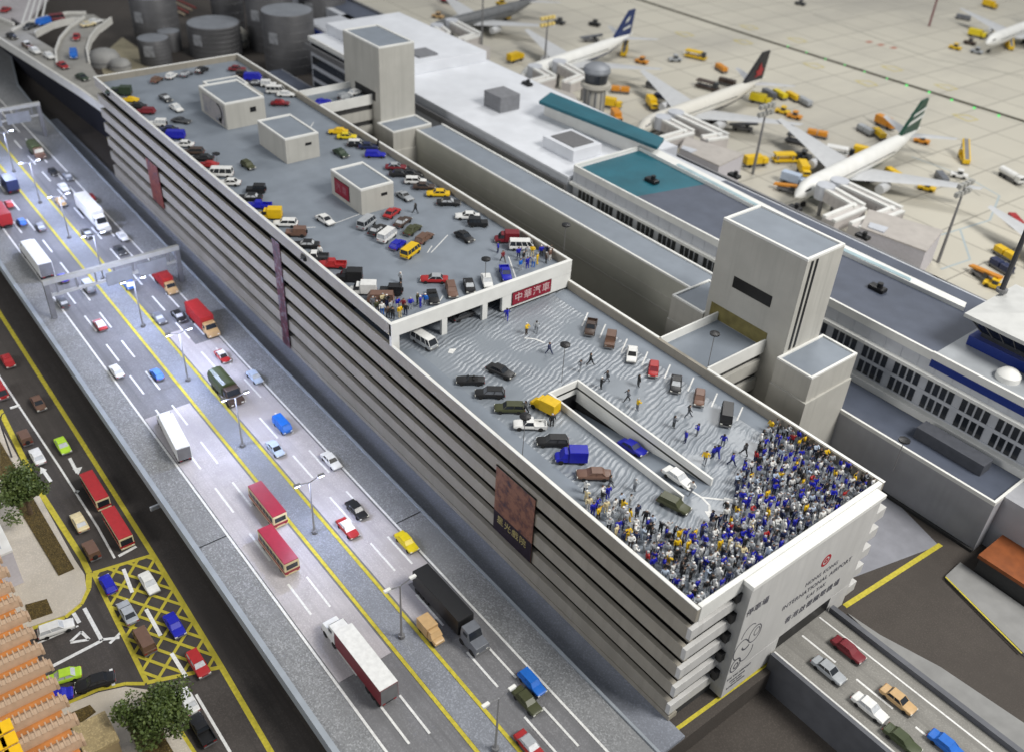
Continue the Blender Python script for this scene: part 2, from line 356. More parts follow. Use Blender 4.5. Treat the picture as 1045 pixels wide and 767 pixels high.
# decks
d = MB().box(XF+.56, XL-.3, .56, W-.56, ZU-.4, ZU); d.build('upper_deck', DECK, G)
d = MB()
for a in ((XL-13.9, HX0, .56, W-.56), (HX1, XN-.61, .56, W-.56), (HX0, HX1, .56, HY0), (HX0, HX1, HY1, W-.56)): d.box(*a, ZD-.3, ZD)
d.build('lower_deck', RIPPLE, G)
MB().box(XL+.3, XN-.7, .6, 3.6, ZD+.002, ZD+.012).box(XL+.3, XN-.7, 31.2, 34.4, ZD+.002, ZD+.012).build('deck_walkway', DECK, G)
# front of the upper deck: beam, posts and side wall over the opening
MB().box(XL-.6, XL+.05, .0, W, ZU-.9, H2+.133).build('deck_beam', WHITE, G, bevel=.08)
for y0, y1 in ((.003, 1.4), (9.0, 10.0), (16.7, 17.7), (20.6, 35.0)):
    MB().box(XL-.55, XL+.0, y0, y1, ZD+.3 if y1 > 30 else ZD, ZU-.902).build('front_wall' if y1 > 30 else 'post', WHITE, G, bevel=.04)
MB().box(XL-.4, XL-.1, 20.7, 34.9, ZD+.001, ZD+.299).build('wall_base', BLACK, G)
# ramp well: sloping floor and three rims
rf = MB(); zA, zB = 15.6, ZD
rf.add([(HX0, HY0, zA), (HX1, HY0, zB), (HX1, HY1, zB), (HX0, HY1, zA), (HX0, HY0, zA-.3), (HX1, HY0, zB-.3), (HX1, HY1, zB-.3), (HX0, HY1, zA-.3)],
       [(0, 1, 2, 3), (7, 6, 5, 4), (0, 4, 5, 1), (1, 5, 6, 2), (2, 6, 7, 3), (3, 7, 4, 0)])
rf.build('ramp_floor', DECK, G)
MB().box(HX0-.3, HX1, HY0-.35, HY0, ZD-2.5, ZD+1.1).box(HX0-.3, HX1, HY1, HY1+.35, ZD-2.5, ZD+1.1).box(HX0-.31, HX0, HY0+.003, HY1-.003, ZD-1.2, ZD+1.097).build('ramp_wall', WHITE, G, bevel=.04)
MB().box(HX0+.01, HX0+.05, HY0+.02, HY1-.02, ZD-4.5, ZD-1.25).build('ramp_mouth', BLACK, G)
# front sign panel
PX = XN+1.3
fp = MB().box(XN-.58, PX, 7.8, 32.9, 4.6, H1-.7).box(XN-.58, PX, 7.8, 17.8, .3, 4.599).box(XN-.58, PX, 28.6, 32.9, .3, 4.599)
FPO = fp.build('sign_panel', PANELW, G, bevel=.06)
MB().box(XN+.06, PX+.25, 7.5, 33.2, H1-.7, H1-.05).build('panel_lip', WHITE, G, bevel=.06)
MB().box(XN-.5, PX-.3, 17.8, 28.6, .3, 4.599).build('ramp_portal', BLACK, G)
MB().box(PX-.29, PX-.02, 17.9, 28.5, 2.25, 4.58).build('portal_shade_fill', BLACK, G)  # black slab stands in for the shade inside the ramp opening
# black column blocks at the panel's sides
for i in range(1, 6):
    MB().box(XN-.5, XN+.3, 7.0, 7.75, bands[i]-.1, bands[i]+1.3).build('column_block', BLACK, G)
MB().box(XN-1.4, XN-.62, .6, 34, 0, 1.3).build('plinth', DARK, G)
MB().box(XF+.2, XN-.3, .12, 1.5, .503, 1.25).build('plinth', FACADE, G)
for x in [XF+8+i*9.2 for i in range(20)]:
    pass
# lettering
def text_mesh(txt, size, name, m, parent, loc, rot, depth=.03, spacing=1.0):
    cu = bpy.data.curves.new(name, 'FONT'); cu.body = txt; cu.size = size; cu.extrude = depth; cu.align_x = 'CENTER'; cu.align_y = 'CENTER'; cu.space_character = spacing
    t = bpy.data.objects.new(name, cu); COL.objects.link(t)
    dg = bpy.context.evaluated_depsgraph_get(); me = bpy.data.meshes.new_from_object(t.evaluated_get(dg)); bpy.data.objects.remove(t)
    me.materials.clear(); me.materials.append(m)
    o = bpy.data.objects.new(name, me); COL.objects.link(o); o.parent = parent; o.location = loc; o.rotation_euler = rot; return o
INK = mat('sign_ink', (.085, .085, .10), .6, 0); REDINK = mat('red_ink', (.38, .02, .03), .6, .1)
RX = (PI/2, 0, PI/2)         # facing +X
for txt, sz, y, z in (('HONG KONG', 1.0, 23.4, 12.7), ('INTERNATIONAL AIRPORT', 1.1, 23.2, 11.1), ('KAI TAK', 1.0, 23.4, 9.55), ('香港啟德國際機場', 1.32, 23.5, 7.5)):
    text_mesh(txt, sz, 'lettering', INK, G, (PX+.02, y, z), RX, .02, 1.18 if '香' in txt else 1.08)
text_mesh('停車場', 1.35, 'lettering', INK, G, (PX+.02, 10.0, 15.8), RX, .02, 1.0)
em = MB(); CYF = lambda y: y
def ring3(mb, cy, cz, r, wd, a0=0, a1=2*PI, n=28, x=PX, ry=1.0):
    for i in range(n):
        t0 = a0+(a1-a0)*i/n; t1 = a0+(a1-a0)*(i+1)/n
        q = [(CYF(cy+ry*rr*math.cos(t)), cz+rr*math.sin(t)) for rr, t in ((r-wd/2, t0), (r+wd/2, t0), (r+wd/2, t1), (r-wd/2, t1))]
        mb.add([(x+.004, a, b) for a, b in q]+[(x+.03, a, b) for a, b in q], [(0, 1, 2, 3), (7, 6, 5, 4), (0, 4, 5, 1), (1, 5, 6, 2), (2, 6, 7, 3), (3, 7, 4, 0)])
ring3(em, 23.3, 15.1, .8, .32); ring3(em, 23.3, 15.1, .28, .25); em.build('emblem', REDINK, G)
dr = MB(); CYF = lambda y: 7.9+(y-9.6)*.72
ring3(dr, 14.3, 10.2, 1.5, .16); ring3(dr, 14.7, 10.4, .7, .12); ring3(dr, 11.2, 8.8, 1.7, .16, .5, 4.8); ring3(dr, 11.0, 6.0, 1.2, .2); ring3(dr, 11.2, 5.8, .5, .2)
ring3(dr, 13.2, 7.4, 1.6, .16, 3.6, 6.6); ring3(dr, 12.6, 9.3, 1.1, .28, 3.5, 5.6); ring3(dr, 12.4, 10.8, 1.9, .14, .9, 3.0)
dr.build('line_drawing', INK, G)
text_mesh('KAI TAK AIRPORT', .55, 'lettering', INK, G, (PX+.02, 10.3, 3.6), RX, .02)
for k, t_ in enumerate(('HONG KONG', 'CAR PARK', 'INTERNATIONAL')): text_mesh(t_, .45, 'lettering', INK, G, (PX+.02, 10.2, 2.8-.6*k), RX, .02)
# roof huts
def hut(pts, ztop, m=CREAM, sub=()):
    zt = ztop
    h = MB().prism(pts, ZU-.2, zt).build('roof_hut', m, G, bevel=.05)
    c = Vector((sum(p[0] for p in pts)/4, sum(p[1] for p in pts)/4))
    ins = [tuple(c+(Vector(p)-c)*.90) for p in pts]
    rim = MB()
    n = len(pts)
    for i in range(n):
        a, b, e, g = pts[i], pts[(i+1) % n], ins[(i+1) % n], ins[i]
        rim.prism([a, b, e, g], zt+.001, zt+.3)
    rim.build('hut_rim', WHITE, h); MB().prism(ins, zt+.001, zt+.06).build('hut_roof', DECK, h)
    return h
h1 = hut([(-157.2, 13.2), (-144.2, 13.2), (-144.2, 22), (-157.2, 22)], 28.5)
MB().box(-144.19, -144.1, 18.6, 19.9, 26.1, 27.1).build('vent', BLACK, h1)
h1b = hut([(-163.0, 16.5), (-157.25, 16.5), (-157.25, 24.5), (-163.0, 24.5)], 27.2)
MB().box(-157.2, -150, 22.01, 24.5, ZU-.1, 27.2).build('roof_hut', CREAM, G)
h2 = hut([(-134.0, 15.4), (-122.2, 15.4), (-122.2, 22.6), (-134.0, 22.6)], 28.0)
MB().box(-122.19, -122.1, 19.6, 20.9, 26.2, 26.7).build('vent', BLACK, h2)
h3 = hut([(-106.0, 16.1), (-95.4, 16.1), (-95.4, 22.8), (-106.0, 22.8)], 27.8)
MB().box(-95.39, -95.3, 20.2, 21.4, 26.0, 26.5).build('vent', BLACK, h3)
# deck markings on the roof
dm = MB()
for a, b in (((436, 258), (441, 251)), ((440, 258), (457, 240)), ((494, 279), (499, 293)), ((512, 274), (520, 290)), ((519, 262), (527, 285)), ((447, 310), (452, 302)), ((306, 148), (320, 125)), ((342, 228), (372, 217)), ((300, 233), (322, 232))): line(dm, ZU, a, b, .18)
for k, (u, v) in enumerate([(594, 333), (612, 345), (634, 360), (655, 373), (678, 386), (702, 399), (726, 415), (752, 429)]): line(dm, ZD+.012, (u, v), (u+6, v-14), .22)
poly_line(dm, ZD+.002, [(700, 497), (716, 507), (724, 515), (724, 524)], .28); line(dm, ZD+.012, (716, 507), (752, 511), .28)
dm.prism([at(*p, ZD)[:2] for p in ((719, 521), (730, 522), (724, 529))], ZD+.02, ZD+.024)
dm.prism([at(*p, ZD)[:2] for p in ((739, 507), (739, 514), (756, 511))], ZD+.02, ZD+.024)
dm.prism([at(*p, ZD)[:2] for p in ((459, 356), (466, 356), (462, 361), (457, 360))], ZD+.02, ZD+.024)
poly_line(dm, ZD+.012, [(535, 345), (546, 346), (556, 350)], .3)
dm.build('deck_marking', LINEW, G)
# ---- bridges to the towers
def bridge(x0, x1, zt, zf, levels):
    br = MB().box(x0+.3, x1-.3, W-.58, 48.29, zf-.4, zf-.004).build('bridge_deck', DECK, G)
    MB().box(x0, x0+.3, W+.07, 48.28, zf-.9, zt+.1).build('bridge_parapet', WHITE, G, bevel=.04)
    MB().box(x1-.3, x1, W+.07, 48.28, zf-.9, zt+.1).build('bridge_parapet', WHITE, G, bevel=.04)
    for k in range(1, levels):
        z = zt-3.5*k
        MB().box(x0+.1, x1-.05, W+.07, 48.28, z-2.3, z).build('bridge_band', CREAM, G, bevel=.04)
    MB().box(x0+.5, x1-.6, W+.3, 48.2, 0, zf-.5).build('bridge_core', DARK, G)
bridge(-154.4, -144.2, H2, ZU, 6); bridge(-39.7, -29.8, H1, ZD, 6)
# ---- stair towers
def tower(x0, x1, y0, y1, zt, kind):
    t = MB().box(x0, x1, y0, y1, 0, zt).build('stair_tower', CREAM, G, bevel=.08)
    MB().box(x0, x1, y0, y0+.5, zt+.002, zt+.4).box(x0, x1, y1-.5, y1, zt+.002, zt+.4).box(x0, x0+.5, y0+.51, y1-.51, zt+.002, zt+.4).box(x1-.5, x1, y0+.51, y1-.51, zt+.002, zt+.4).build('tower_rim', WHITE, t, bevel=.05)
    MB().box(x0+.52, x1-.52, y0+.52, y1-.52, zt+.004, zt+.12).build('tower_roof', DECK, t)
    return t
lt = tower(-156.5, -141.0, 48.3, 57.6, 35.6, 'l')
MB().box(-151.8, -143.0, 48.2, 48.299, ZU+.1, ZU+2.2).build('door_opening', BLACK, lt)
rt = tower(-42.2, -26.4, 48.3, 57.2, 36.1, 'r')
ws = [aty(745, 300, 48.3), aty(783, 318, 48.3)]
MB().box(-38.0, -30.6, 48.2, 48.299, 26.4, 28.3).build('window_slot', BLACK, rt)
MB().box(-41.2, -29.9, 48.22, 48.298, ZD+.1, ZD+2.6).build('lower_wall_band', mat('ochre_tone', (.20, .17, .06), .7, .2, .6), rt)  # ochre strip low on the tower side, just above the bridge deck
for y in (49.3, 50.45): MB().box(-26.399, -26.32, y, y+.5, 20.6, 35.9).build('stripe', BLACK, rt)
for x0, x1, y0, y1, zt in ((-141.0, -134.2, 47.2, 57.6, 19.0), (-26.4, -19.9, 46.8, 58.2, 20.0), (-49.2, -42.2, 48.0, 57.2, 19.2)):
    b = MB().box(x0+.01, x1, y0, y1, 0, zt).box(x0+.02, x1+.3, y0-.3, y1, 0, zt-4.2).build('tower_annex', CREAM, G, bevel=.07)
    MB().box(x0+.02, x1, y0, y0+.4, zt+.002, zt+.3).box(x0+.02, x1, y1-.4, y1, zt+.002, zt+.3).box(x1-.4, x1, y0+.41, y1-.41, zt+.002, zt+.3).box(x0+.02, x0+.42, y0+.41, y1-.41, zt+.002, zt+.3).build('annex_rim', WHITE, b)
    MB().box(x0+.43, x1-.41, y0+.41, y1-.41, zt+.004, zt+.05).build('annex_roof', DECK, b)
wa = MB().box(-134.15, -49.25, 53.3, 60.6, 0, 18.4).build('wing', OLIVEW, G, bevel=.05)
MB().box(-134.1, -49.3, 53.2, 53.299, 11.6, 11.85).box(-134.1, -49.3, 53.24, 53.299, 14.4, 14.6).build('wall_groove', CREAM, wa)
MB().box(-134.1, -49.3, 53.3, 53.7, 18.402, 18.75).box(-134.1, -49.3, 60.2, 60.6, 18.402, 18.75).build('wing_rim', WHITE, wa)
MB().box(-134.1, -49.3, 53.71, 60.19, 18.404, 18.46).build('wing_roof', DECK, wa)
localize(G)
# hung things
def noise_panel_material(name, cols, scale):
    m = bpy.data.materials.new(name); m.use_nodes = True; nt = m.node_tree; N = nt.nodes; L = nt.links; b = N['Principled BSDF']; b.inputs['Roughness'].default_value = .6
    tc = N.new('ShaderNodeTexCoord'); n = N.new('ShaderNodeTexNoise'); n.inputs['Scale'].default_value = scale; n.inputs['Detail'].default_value = 6; n.inputs['Roughness'].default_value = .7; L.new(tc.outputs['Object'], n.inputs['Vector'])
    r = N.new('ShaderNodeValToRGB'); e = r.color_ramp.elements
    e[0].position = .32; e[0].color = (*cols[0], 1); e[1].position = .68; e[1].color = (*cols[-1], 1)
    for i, c in enumerate(cols[1:-1]): q = e.new(.32+.36*(i+1)/(len(cols)-1)); q.color = (*c, 1)
    L.new(n.outputs['Fac'], r.inputs[0]); L.new(r.outputs[0], b.inputs['Base Color']); return m
POST = noise_panel_material('brown_poster', [(.02, .015, .03), (.12, .05, .035), (.22, .10, .06), (.16, .07, .05)], .7)
POST2 = noise_panel_material('mottled_poster', [(.01, .01, .02), (.06, .04, .05), (.09, .008, .016), (.17, .16, .18), (.015, .015, .025)], .8)
POST3 = noise_panel_material('red_poster', [(.02, .004, .008), (.12, .012, .01), (.17, .04, .02), (.06, .01, .02), (.03, .025, .05)], .5)
def banner(x0, x1, zb, zt, m, label):
    t = thing('banner', label, 'banner', ((x0+x1)/2, -.15, (zb+zt)/2))
    o = MB().box(x0, x1, -.16, -.06, zb, zt).build('cloth', m, t); o2 = MB().box(x0-.05, x1+.05, -.2, -.04, zt-.002, zt+.12).build('rod', BLACK, t); return t
def ux(u, v): q = aty(u, v, 0); return q.x, q.z
b1 = banner(-34.75, -26.6, 5.0, 16.5, POST, 'wide brown poster with dark lower border hung on the garage side nearest the front corner')
MB().box(-34.75, -26.6, -.175, -.161, 5.0, 8.6).build('border', mat('poster_border', (.02, .012, .02), .6, .2), b1)
xs = -34.75; xe = -26.6
for k, c in enumerate('星光戲院'[:4]): text_mesh(c, 1.5, 'lettering', mat('poster_gold', (.36, .30, .12), .6, .1), b1, (xs+(xe-xs)*(.18+.2*k), -.19, 7.4), (PI/2, 0, 0), .015)
b2 = banner(-98.2, -95.4, .8, 22.3, POST2, 'narrow full height mottled grey and red banner at the middle of the garage side')
b3 = banner(-158.6, -152.2, 5.4, 15.2, POST3, 'plain dark red banner near the far end of the garage side')
for t in (b1, b2, b3): localize(t)
SIGNR = mat('red_sign', (.26, .012, .03), .5, .1); FRAMEB = mat('sign_frame', (.05, .02, .02), .5, .1); SIGNT = mat('sign_lettering', (.62, .48, .48), .6, .05)
s1 = thing('sign', 'long red sign with pale characters on the front of the upper roof deck', 'sign', (XL+.1, 26, 21.4))
MB().box(XL+.055, XL+.16, 22.6, 30.6, 20.3, 22.5).build('board', SIGNR, s1); MB().box(XL+.054, XL+.12, 22.5, 30.7, 20.2, 22.6).build('frame', FRAMEB, s1)
for k, c in enumerate('中華汽車'): text_mesh(c, 1.7, 'lettering', SIGNT, s1, (XL+.18, 23.8+1.9*k, 21.4), RX, .01)
localize(s1)
s2 = thing('sign', 'small red square sign on the side of the roof hut nearest the front', 'sign', (-101, 16, 25.6))
MB().box(-104.6, -99.6, 15.98, 16.07, 24.2, 27.0).build('board', SIGNR, s2); MB().box(-104.7, -99.5, 16.02, 16.09, 24.1, 27.1).build('frame', FRAMEB, s2)
for k, c in enumerate('汽車'): text_mesh(c, 1.7, 'lettering', mat('sign_lettering_dim', (.36, .14, .17), .6, .05), s2, (-103.2+2.1*k, 15.96, 25.6), (PI/2, 0, 0), .01)
localize(s2)
s3 = thing('poster', 'pale poster with a black brushed curve on the tall roof hut side', 'poster', (-150, 13.1, 25.5))
MB().box(-155.5, -145.2, 13.09, 13.17, 23.7, 27.9).build('board', noise_panel_material('pale_poster', [(.16, .17, .22), (.30, .29, .29), (.36, .32, .34)], .3), s3)
pr = MB(); 
for i in range(14):
    t0 = -1.9+i*.27; t1 = t0+.27
    q = [(-147.6+rx*math.cos(t), 26.0+rz*math.sin(t)) for (rx, rz, t) in ((1.2, 1.5, t0), (1.75, 1.9, t0), (1.75, 1.9, t1), (1.2, 1.5, t1))]
    pr.add([(a, 13.05, b) for a, b in q]+[(a, 13.085, b) for a, b in q], [(0, 1, 2, 3), (7, 6, 5, 4), (0, 4, 5, 1), (1, 5, 6, 2), (2, 6, 7, 3), (3, 7, 4, 0)])
pr.box(-147.6, -146.6, 13.05, 13.085, 23.8, 25.0); pr.build('brush_mark', BLACK, s3); localize(s3)
# ================================================================== TERMINAL AND OTHER BUILDINGS
T = thing('terminal_building', 'long terminal building with white roof, teal roof patches and dark slate roof behind the garage', 'terminal', (-90, 80, 0))
YT = 68.3
# main dark-roofed block (right) and white-roofed block (left)
blk = MB().box(-97, 60, YT+.4, 92, 0, 19.6).build('main_block', GREYP, T)
MB().prism([(-96.5, YT+.6), (-80, YT+.6), (-75.5, 90), (-96.5, 91.5)], 19.602, 19.66).build('teal_roof', TEAL, blk)
MB().prism([(-79.98, YT+.6), (59.5, YT+.6), (59.5, 91.5), (-75.2, 91.5)], 19.603, 19.67).build('slate_roof', SLATE, blk)
MB().box(-97, -13.2, YT-.1, YT+.35, 19.0, 20.4).box(-97.3, -96.8, YT+.36, 92, 19.0, 20.4).build('roof_rim', WHITE, blk)
MB().box(-97, 60, YT-.05, YT+.39, 16.9, 18.99).build('upper_fascia', GREYP, blk)
fa = MB()
for x in [-96+i*3.0 for i in range(51)]: fa.box(x, x+.12, YT-.12, YT-.051, 17.0, 18.9)
fa.build('fascia_rib', GREYP, blk)
MB().box(-97, 60, YT-1.0, YT+.38, 16.35, 16.899).box(-97, 60, YT-1.3, YT+.38, 9.1, 10.3).build('ledge', WHITE, blk)
MB().box(-97, 60, YT+.0, YT+.38, 10.301, 10.5).box(-97, 60, YT+.0, YT+.38, 12.9, 13.5).build('ledge', GREYP, blk)
MB().box(-97, 60, YT+.2, YT+.37, 10.3, 16.34).build('window_wall', GREYP, blk)
for row in ((13.5, 16.3), (10.5, 12.9)):
    for i in range(26):
        x = -95+i*5.9
        g = MB()
        for k in range(4): g.box(x+k*1.22, x+k*1.22+.85, YT+.05, YT+.199, row[0]+.05, row[1]-.05)
        g.build('window', GLASSD, blk)
# far strip along the roof (pale blue glazed ledge) and recessed trays
MB().prism(P2(20.2, [(652, 151), (659, 147), (860, 250), (986, 310), (984, 315), (857, 256)]), 19.5, 20.4).build('roof_kerb', WHITE, T)
MB().prism(P2(20.45, [(690, 168.5), (692.5, 167.3), (859, 252.5), (930, 284.6), (929, 287), (858, 255)]), 20.402, 20.5).build('roof_glazing', mat('pale_blue_glazing', (.34, .46, .50), .8, .1, .4), T)
zt = 20.1
for q in ([(940, 322), (948, 312), (998, 336), (986, 349)], ): pass
tr = MB(); 
for a, b in (((934, 282), (990, 309)), ((942, 280), (998, 305))): pass
def rimrect(mb, z, q, wd, h):
    pts = [at(*p, z) for p in q]
    for a, b in zip(pts, pts[1:]+pts[:1]): 
        d_ = (b-a).normalized(); n = Vector((-d_.y, d_.x, 0))*wd/2; mb.prism([(a+n)[:2], (b+n)[:2], (b-n)[:2], (a-n)[:2]], z-h, z)
rimrect(tr, 13.0, [(944, 286), (952, 281), (996, 304), (989, 310)], .6, .6); tr.build('roof_tray_rim', WHITE, T)
# white-roofed west block
wb = MB().prism([(-212, 68.5), (-97.4, 67.2), (-97.4, 101), (-212, 101)], 0, 17.4).build('west_block', GREYP, T)
MB().prism([(-212, 68.5), (-97.4, 67.2), (-97.4, 100), (-212, 100)], 17.402, 17.8).build('white_roof', ROOFW, wb)
MB().prism([(-212, 74), (-168, 74), (-168, 99), (-212, 99)], 17.801, 20.6).build('roof_step', ROOFW, wb, bevel=.1)
MB().box(-212, -97.6, 66.6, 67.15, 14.5, 16.0).build('eaves_gutter', METAL, wb)
for r in range(4):
    g = MB()
    for x in [-211+i*1.5 for i in range(44)]: g.box(x, x+1.25, 68.2, 68.9, 2.6+r*3.7, 5.0+r*3.7)
    o = g.build('window', GLASSD, wb)
MB().box(-212, -146, 67.9, 68.6, 16.6, 17.79).build('roof_rim', WHITE, wb)
# roof boxes
q = at(583, 154, 17.8); bx = MB().box(q.x-5.2, q.x+5.2, q.y-4.2, q.y+4.2, 17.8, 20.4).build('roof_vent', ROOFW, T, bevel=.1)
MB().box(q.x-3.8, q.x+3.8, q.y-3, q.y+3, 20.401, 20.6).build('vent_grille', mat('vent_grey', (.15, .15, .155), .7, .1, 2), bx)
q = at(507, 112, 17.8); MB().box(q.x-4, q.x+2.6, q.y-1, q.y+5, 17.801, 21.6).build('roof_plant', mat('plant_grey', (.20, .205, .22), .7, .1, 1), T, bevel=.1)
q = at(431, 55, 20.6); MB().box(q.x-3, q.x+3, q.y-3, q.y+3, 20.6, 21.1).build('roof_hatch', mat('plant_grey', (.2, .2, .2)), T)
# long teal canopy over the far edge of the white roof
tc_ = P2(22.2, [(550, 103), (562, 94), (678, 141), (671, 150)])
MB().prism(tc_, 21.4, 22.2).build('teal_canopy', TEAL, T, bevel=.15)
MB().prism(P2(21.0, [(556, 104), (564, 98), (672, 146), (667, 152)]), 17.4, 21.39).build('canopy_wall', WHITE, T)
# dark pier strip along the apron
MB().prism([(-330, 98.3), (60, 92.2), (60, 103.5), (-330, 110.5)], 0, 12.2).build('pier', GREYP, T)
MB().prism([(-330, 101.3), (60, 92.3), (60, 103.0), (-330, 110.0)], 12.202, 12.4).build('pier_roof', SLATE, T)
MB().prism([(-330, 109.7), (60, 103.0), (60, 103.6), (-330, 110.6)], 12.203, 13.0).build('pier_rim', METAL, T)
# low terrace block in front of the windows
lo = MB().prism([(-60, 57.9), (6.7, 57.9), (6.7, YT-1.35), (-60, YT-1.35)], 0, 9.1).build('terrace_block', mat('terrace_grey', (.37, .375, .40), .6, .06, .4, stain=.12, streak=(.12, (.9, .9, .05))), T)
MB().box(-60, 6.7, 57.9, 58.3, 9.102, 9.75).box(6.3, 6.7, 58.31, YT-1.4, 9.102, 9.75).build('terrace_rim', WHITE, lo)
MB().box(-60, 6.29, 58.31, YT-1.36, 9.104, 9.16).build('terrace_roof', SLATE, lo)
MB().box(-60, 6.72, 57.4, 57.89, 0, .5).build('terrace_plinth', DARK, lo)
q0 = at(937, 446, 9.2); MB().box(q0.x-.6, q0.x+10.6, q0.y-.6, q0.y+2.2, 9.161, 11.2).build('roof_plant', mat('plant_dark', (.075, .08, .095), .6, .1, 1), lo, bevel=.1)
MB().box(6.72, 40, 60.5, YT-1.4, 0, 9.6).build('terrace_block', mat('terrace_grey', (.37, .375, .40), .6, .06, .4, stain=.12, streak=(.12, (.9, .9, .05))), T)
# control room with flared roof near the right frame edge
cr = MB().box(-13, 40, YT+.6, 92, 19.68, 20.2).build('control_room_terrace', mat('terrace_floor', (.33, .35, .37), .6, .06, .4, stain=.15), T)
MB().box(-13.2, 40, YT-.12, YT+.36, 18.999, 20.5).build('terrace_rim', WHITE, T)
MB().box(-13.0, 40, YT-.2, YT-.121, 18.0, 19.3).build('blue_band', BLUEB, cr)
cx0, cy0 = -3.0, 81.5
def octa(r, e=1.0): return [(cx0+r*e*math.cos(PI/8+i*PI/4+PI/4*0), cy0+r*math.sin(PI/8+i*PI/4)) for i in range(8)]
rect = lambda hx, hy: [(cx0-hx, cy0-hy), (cx0+hx, cy0-hy), (cx0+hx, cy0+hy), (cx0-hx, cy0+hy)]
def ringz(p, z): return [(a, b, z) for a, b in p]
MB().loft([ringz(rect(8.6, 6.4), 20.2), ringz(rect(8.6, 6.4), 21.9)]).build('blue_base', BLUEB, cr, bevel=.1)
MB().loft([ringz(rect(7.4, 5.2), 21.902), ringz(rect(7.4, 5.2), 22.6), ringz(rect(9.2, 7.2), 25.2)]).build('control_window', GLASSD, cr)
mu = MB()
for k in range(9):
    t = -1+k*.25
    mu.tube([(cx0+7.45*t, cy0-5.25, 22.6), (cx0+9.25*t, cy0-7.25, 25.2)], .09, 4); mu.tube([(cx0-7.45, cy0+5.2*t, 22.6), (cx0-9.25, cy0+7.2*t, 25.2)], .09, 4)
mu.build('window_mullion', METAL, cr)
MB().loft([ringz(rect(9.9, 7.9), 25.202), ringz(rect(9.9, 7.9), 25.8), ringz(rect(3, 1.5), 27.2)]).build('flared_roof', mat('control_roof', (.55, .555, .54), .6, .06, .5), cr)
q = at(1028, 386, 20.2); MB().lathe(q.x, q.y, [(1.8, 20.201), (1.75, 21), (1.2, 21.6), (.1, 21.9)], 18).build('radome', WHITE, cr, smooth=True)
localize(T)
# roof lamps on the terminal (dark round fittings)
for i, (u, v, z, lb) in enumerate([(538, 87, 17.8, 'small black round vent on the white terminal roof near its far edge'), (665, 186, 19.7, 'black vent standing on the teal terminal roof'), (895, 296, 19.7, 'black vent standing alone on the dark slate terminal roof'),
                               (749, 181, 12.4, 'black vent on the pier roof near the two jet bridges'), (811, 214, 12.4, 'black vent on the pier roof beside the garage tower top'), (880, 243, 12.4, 'black vent on the pier roof right of the garage tower')]):
    q = at(u, v, z); t = thing('roof_vent', lb, 'vent', q)
    MB().box(-1.5, 1.5, -.8, .8, 0, .75).build('vent_box', BLACK, t, bevel=.2); MB().cyl(.3, 0, .752, 1.5, .5, 10).build('cowl', BLACK, t)
# control tower shaft
ct = thing('control_tower', 'round concrete control tower with dark glass cab by the teal canopy', 'control tower', (-134, 108.5, 0))
MB().lathe(0, 0, [(2.8, 0), (2.5, 18.5)], 20).build('shaft', mat('tower_concrete', (.42, .40, .35), .7, .06, .4, stain=.1), ct, smooth=True)
sh = MB()
for k in range(10):
    a = k*PI/5; sh.box(2.55*math.cos(a)-.25, 2.55*math.cos(a)+.25, 2.55*math.sin(a)-.25, 2.55*math.sin(a)+.25, 0, 18.4)
sh.build('shaft_rib', CONC, ct)
MB().lathe(0, 0, [(2.6, 18.502), (3.9, 19.4), (3.9, 20.2), (3.3, 20.4)], 20).build('gallery', mat('tower_concrete', (.42, .40, .35)), ct, smooth=True)
MB().lathe(0, 0, [(2.9, 20.402), (3.2, 22.9)], 20).build('cab_window', GLASSD, ct, smooth=True)
MB().lathe(0, 0, [(3.4, 22.902), (3.6, 23.4), (3.3, 24.3), (2.2, 25.0)], 20).build('cab_roof', TANKT, ct, smooth=True)
# buildings at the far end
ob = thing('service_block', 'low white flat roofed block with a blue window beyond the left tower', 'building', (-236, 92, 0))
MB().box(-9, 9, -8, 8, 0, 12).build('wall', ROOFW, ob); MB().box(-8.5, 8.5, -7.5, 7.5, 12.002, 12.2).build('roof', GREYP, ob)
MB().box(-3, 5, -8.2, -8.01, 7, 11).build('window', mat('blue_panel', (.05, .12, .75), .4, .1), ob); MB().box(9.001, 9.2, -6, 4, 7, 11).build('window', mat('blue_panel', (.05, .12, .75)), ob)
sl = thing('low_shed', 'low shed with slate roof between the tanks and the left tower', 'shed', (-205, 60, 0))
MB().prism([(-24, -9), (14, -9), (14, 7), (-24, 7)], 0, 3.6).build('wall', GREYP, sl); MB().box(-23.6, 13.6, -8.6, 6.6, 3.602, 3.75).build('roof', SLATE, sl)
os_ = thing('orange_shed', 'low shed with orange brown roof at the right edge below the terrace', 'shed', (15, 57, 0))
MB().prism([(-6, -3), (12, -3), (12, 6), (-6, 6)], 0, 3).build('wall', DARK, os_)
MB().prism([(-6.3, -3.3), (12.3, -3.3), (12.3, 6.3), (-6.3, 6.3)], 3.002, 3.6).build('roof', mat('rust_orange', (.26, .075, .02), .6, .15, .6), os_)
localize(ct)
for c in ct.children: c.matrix_parent_inverse.identity()
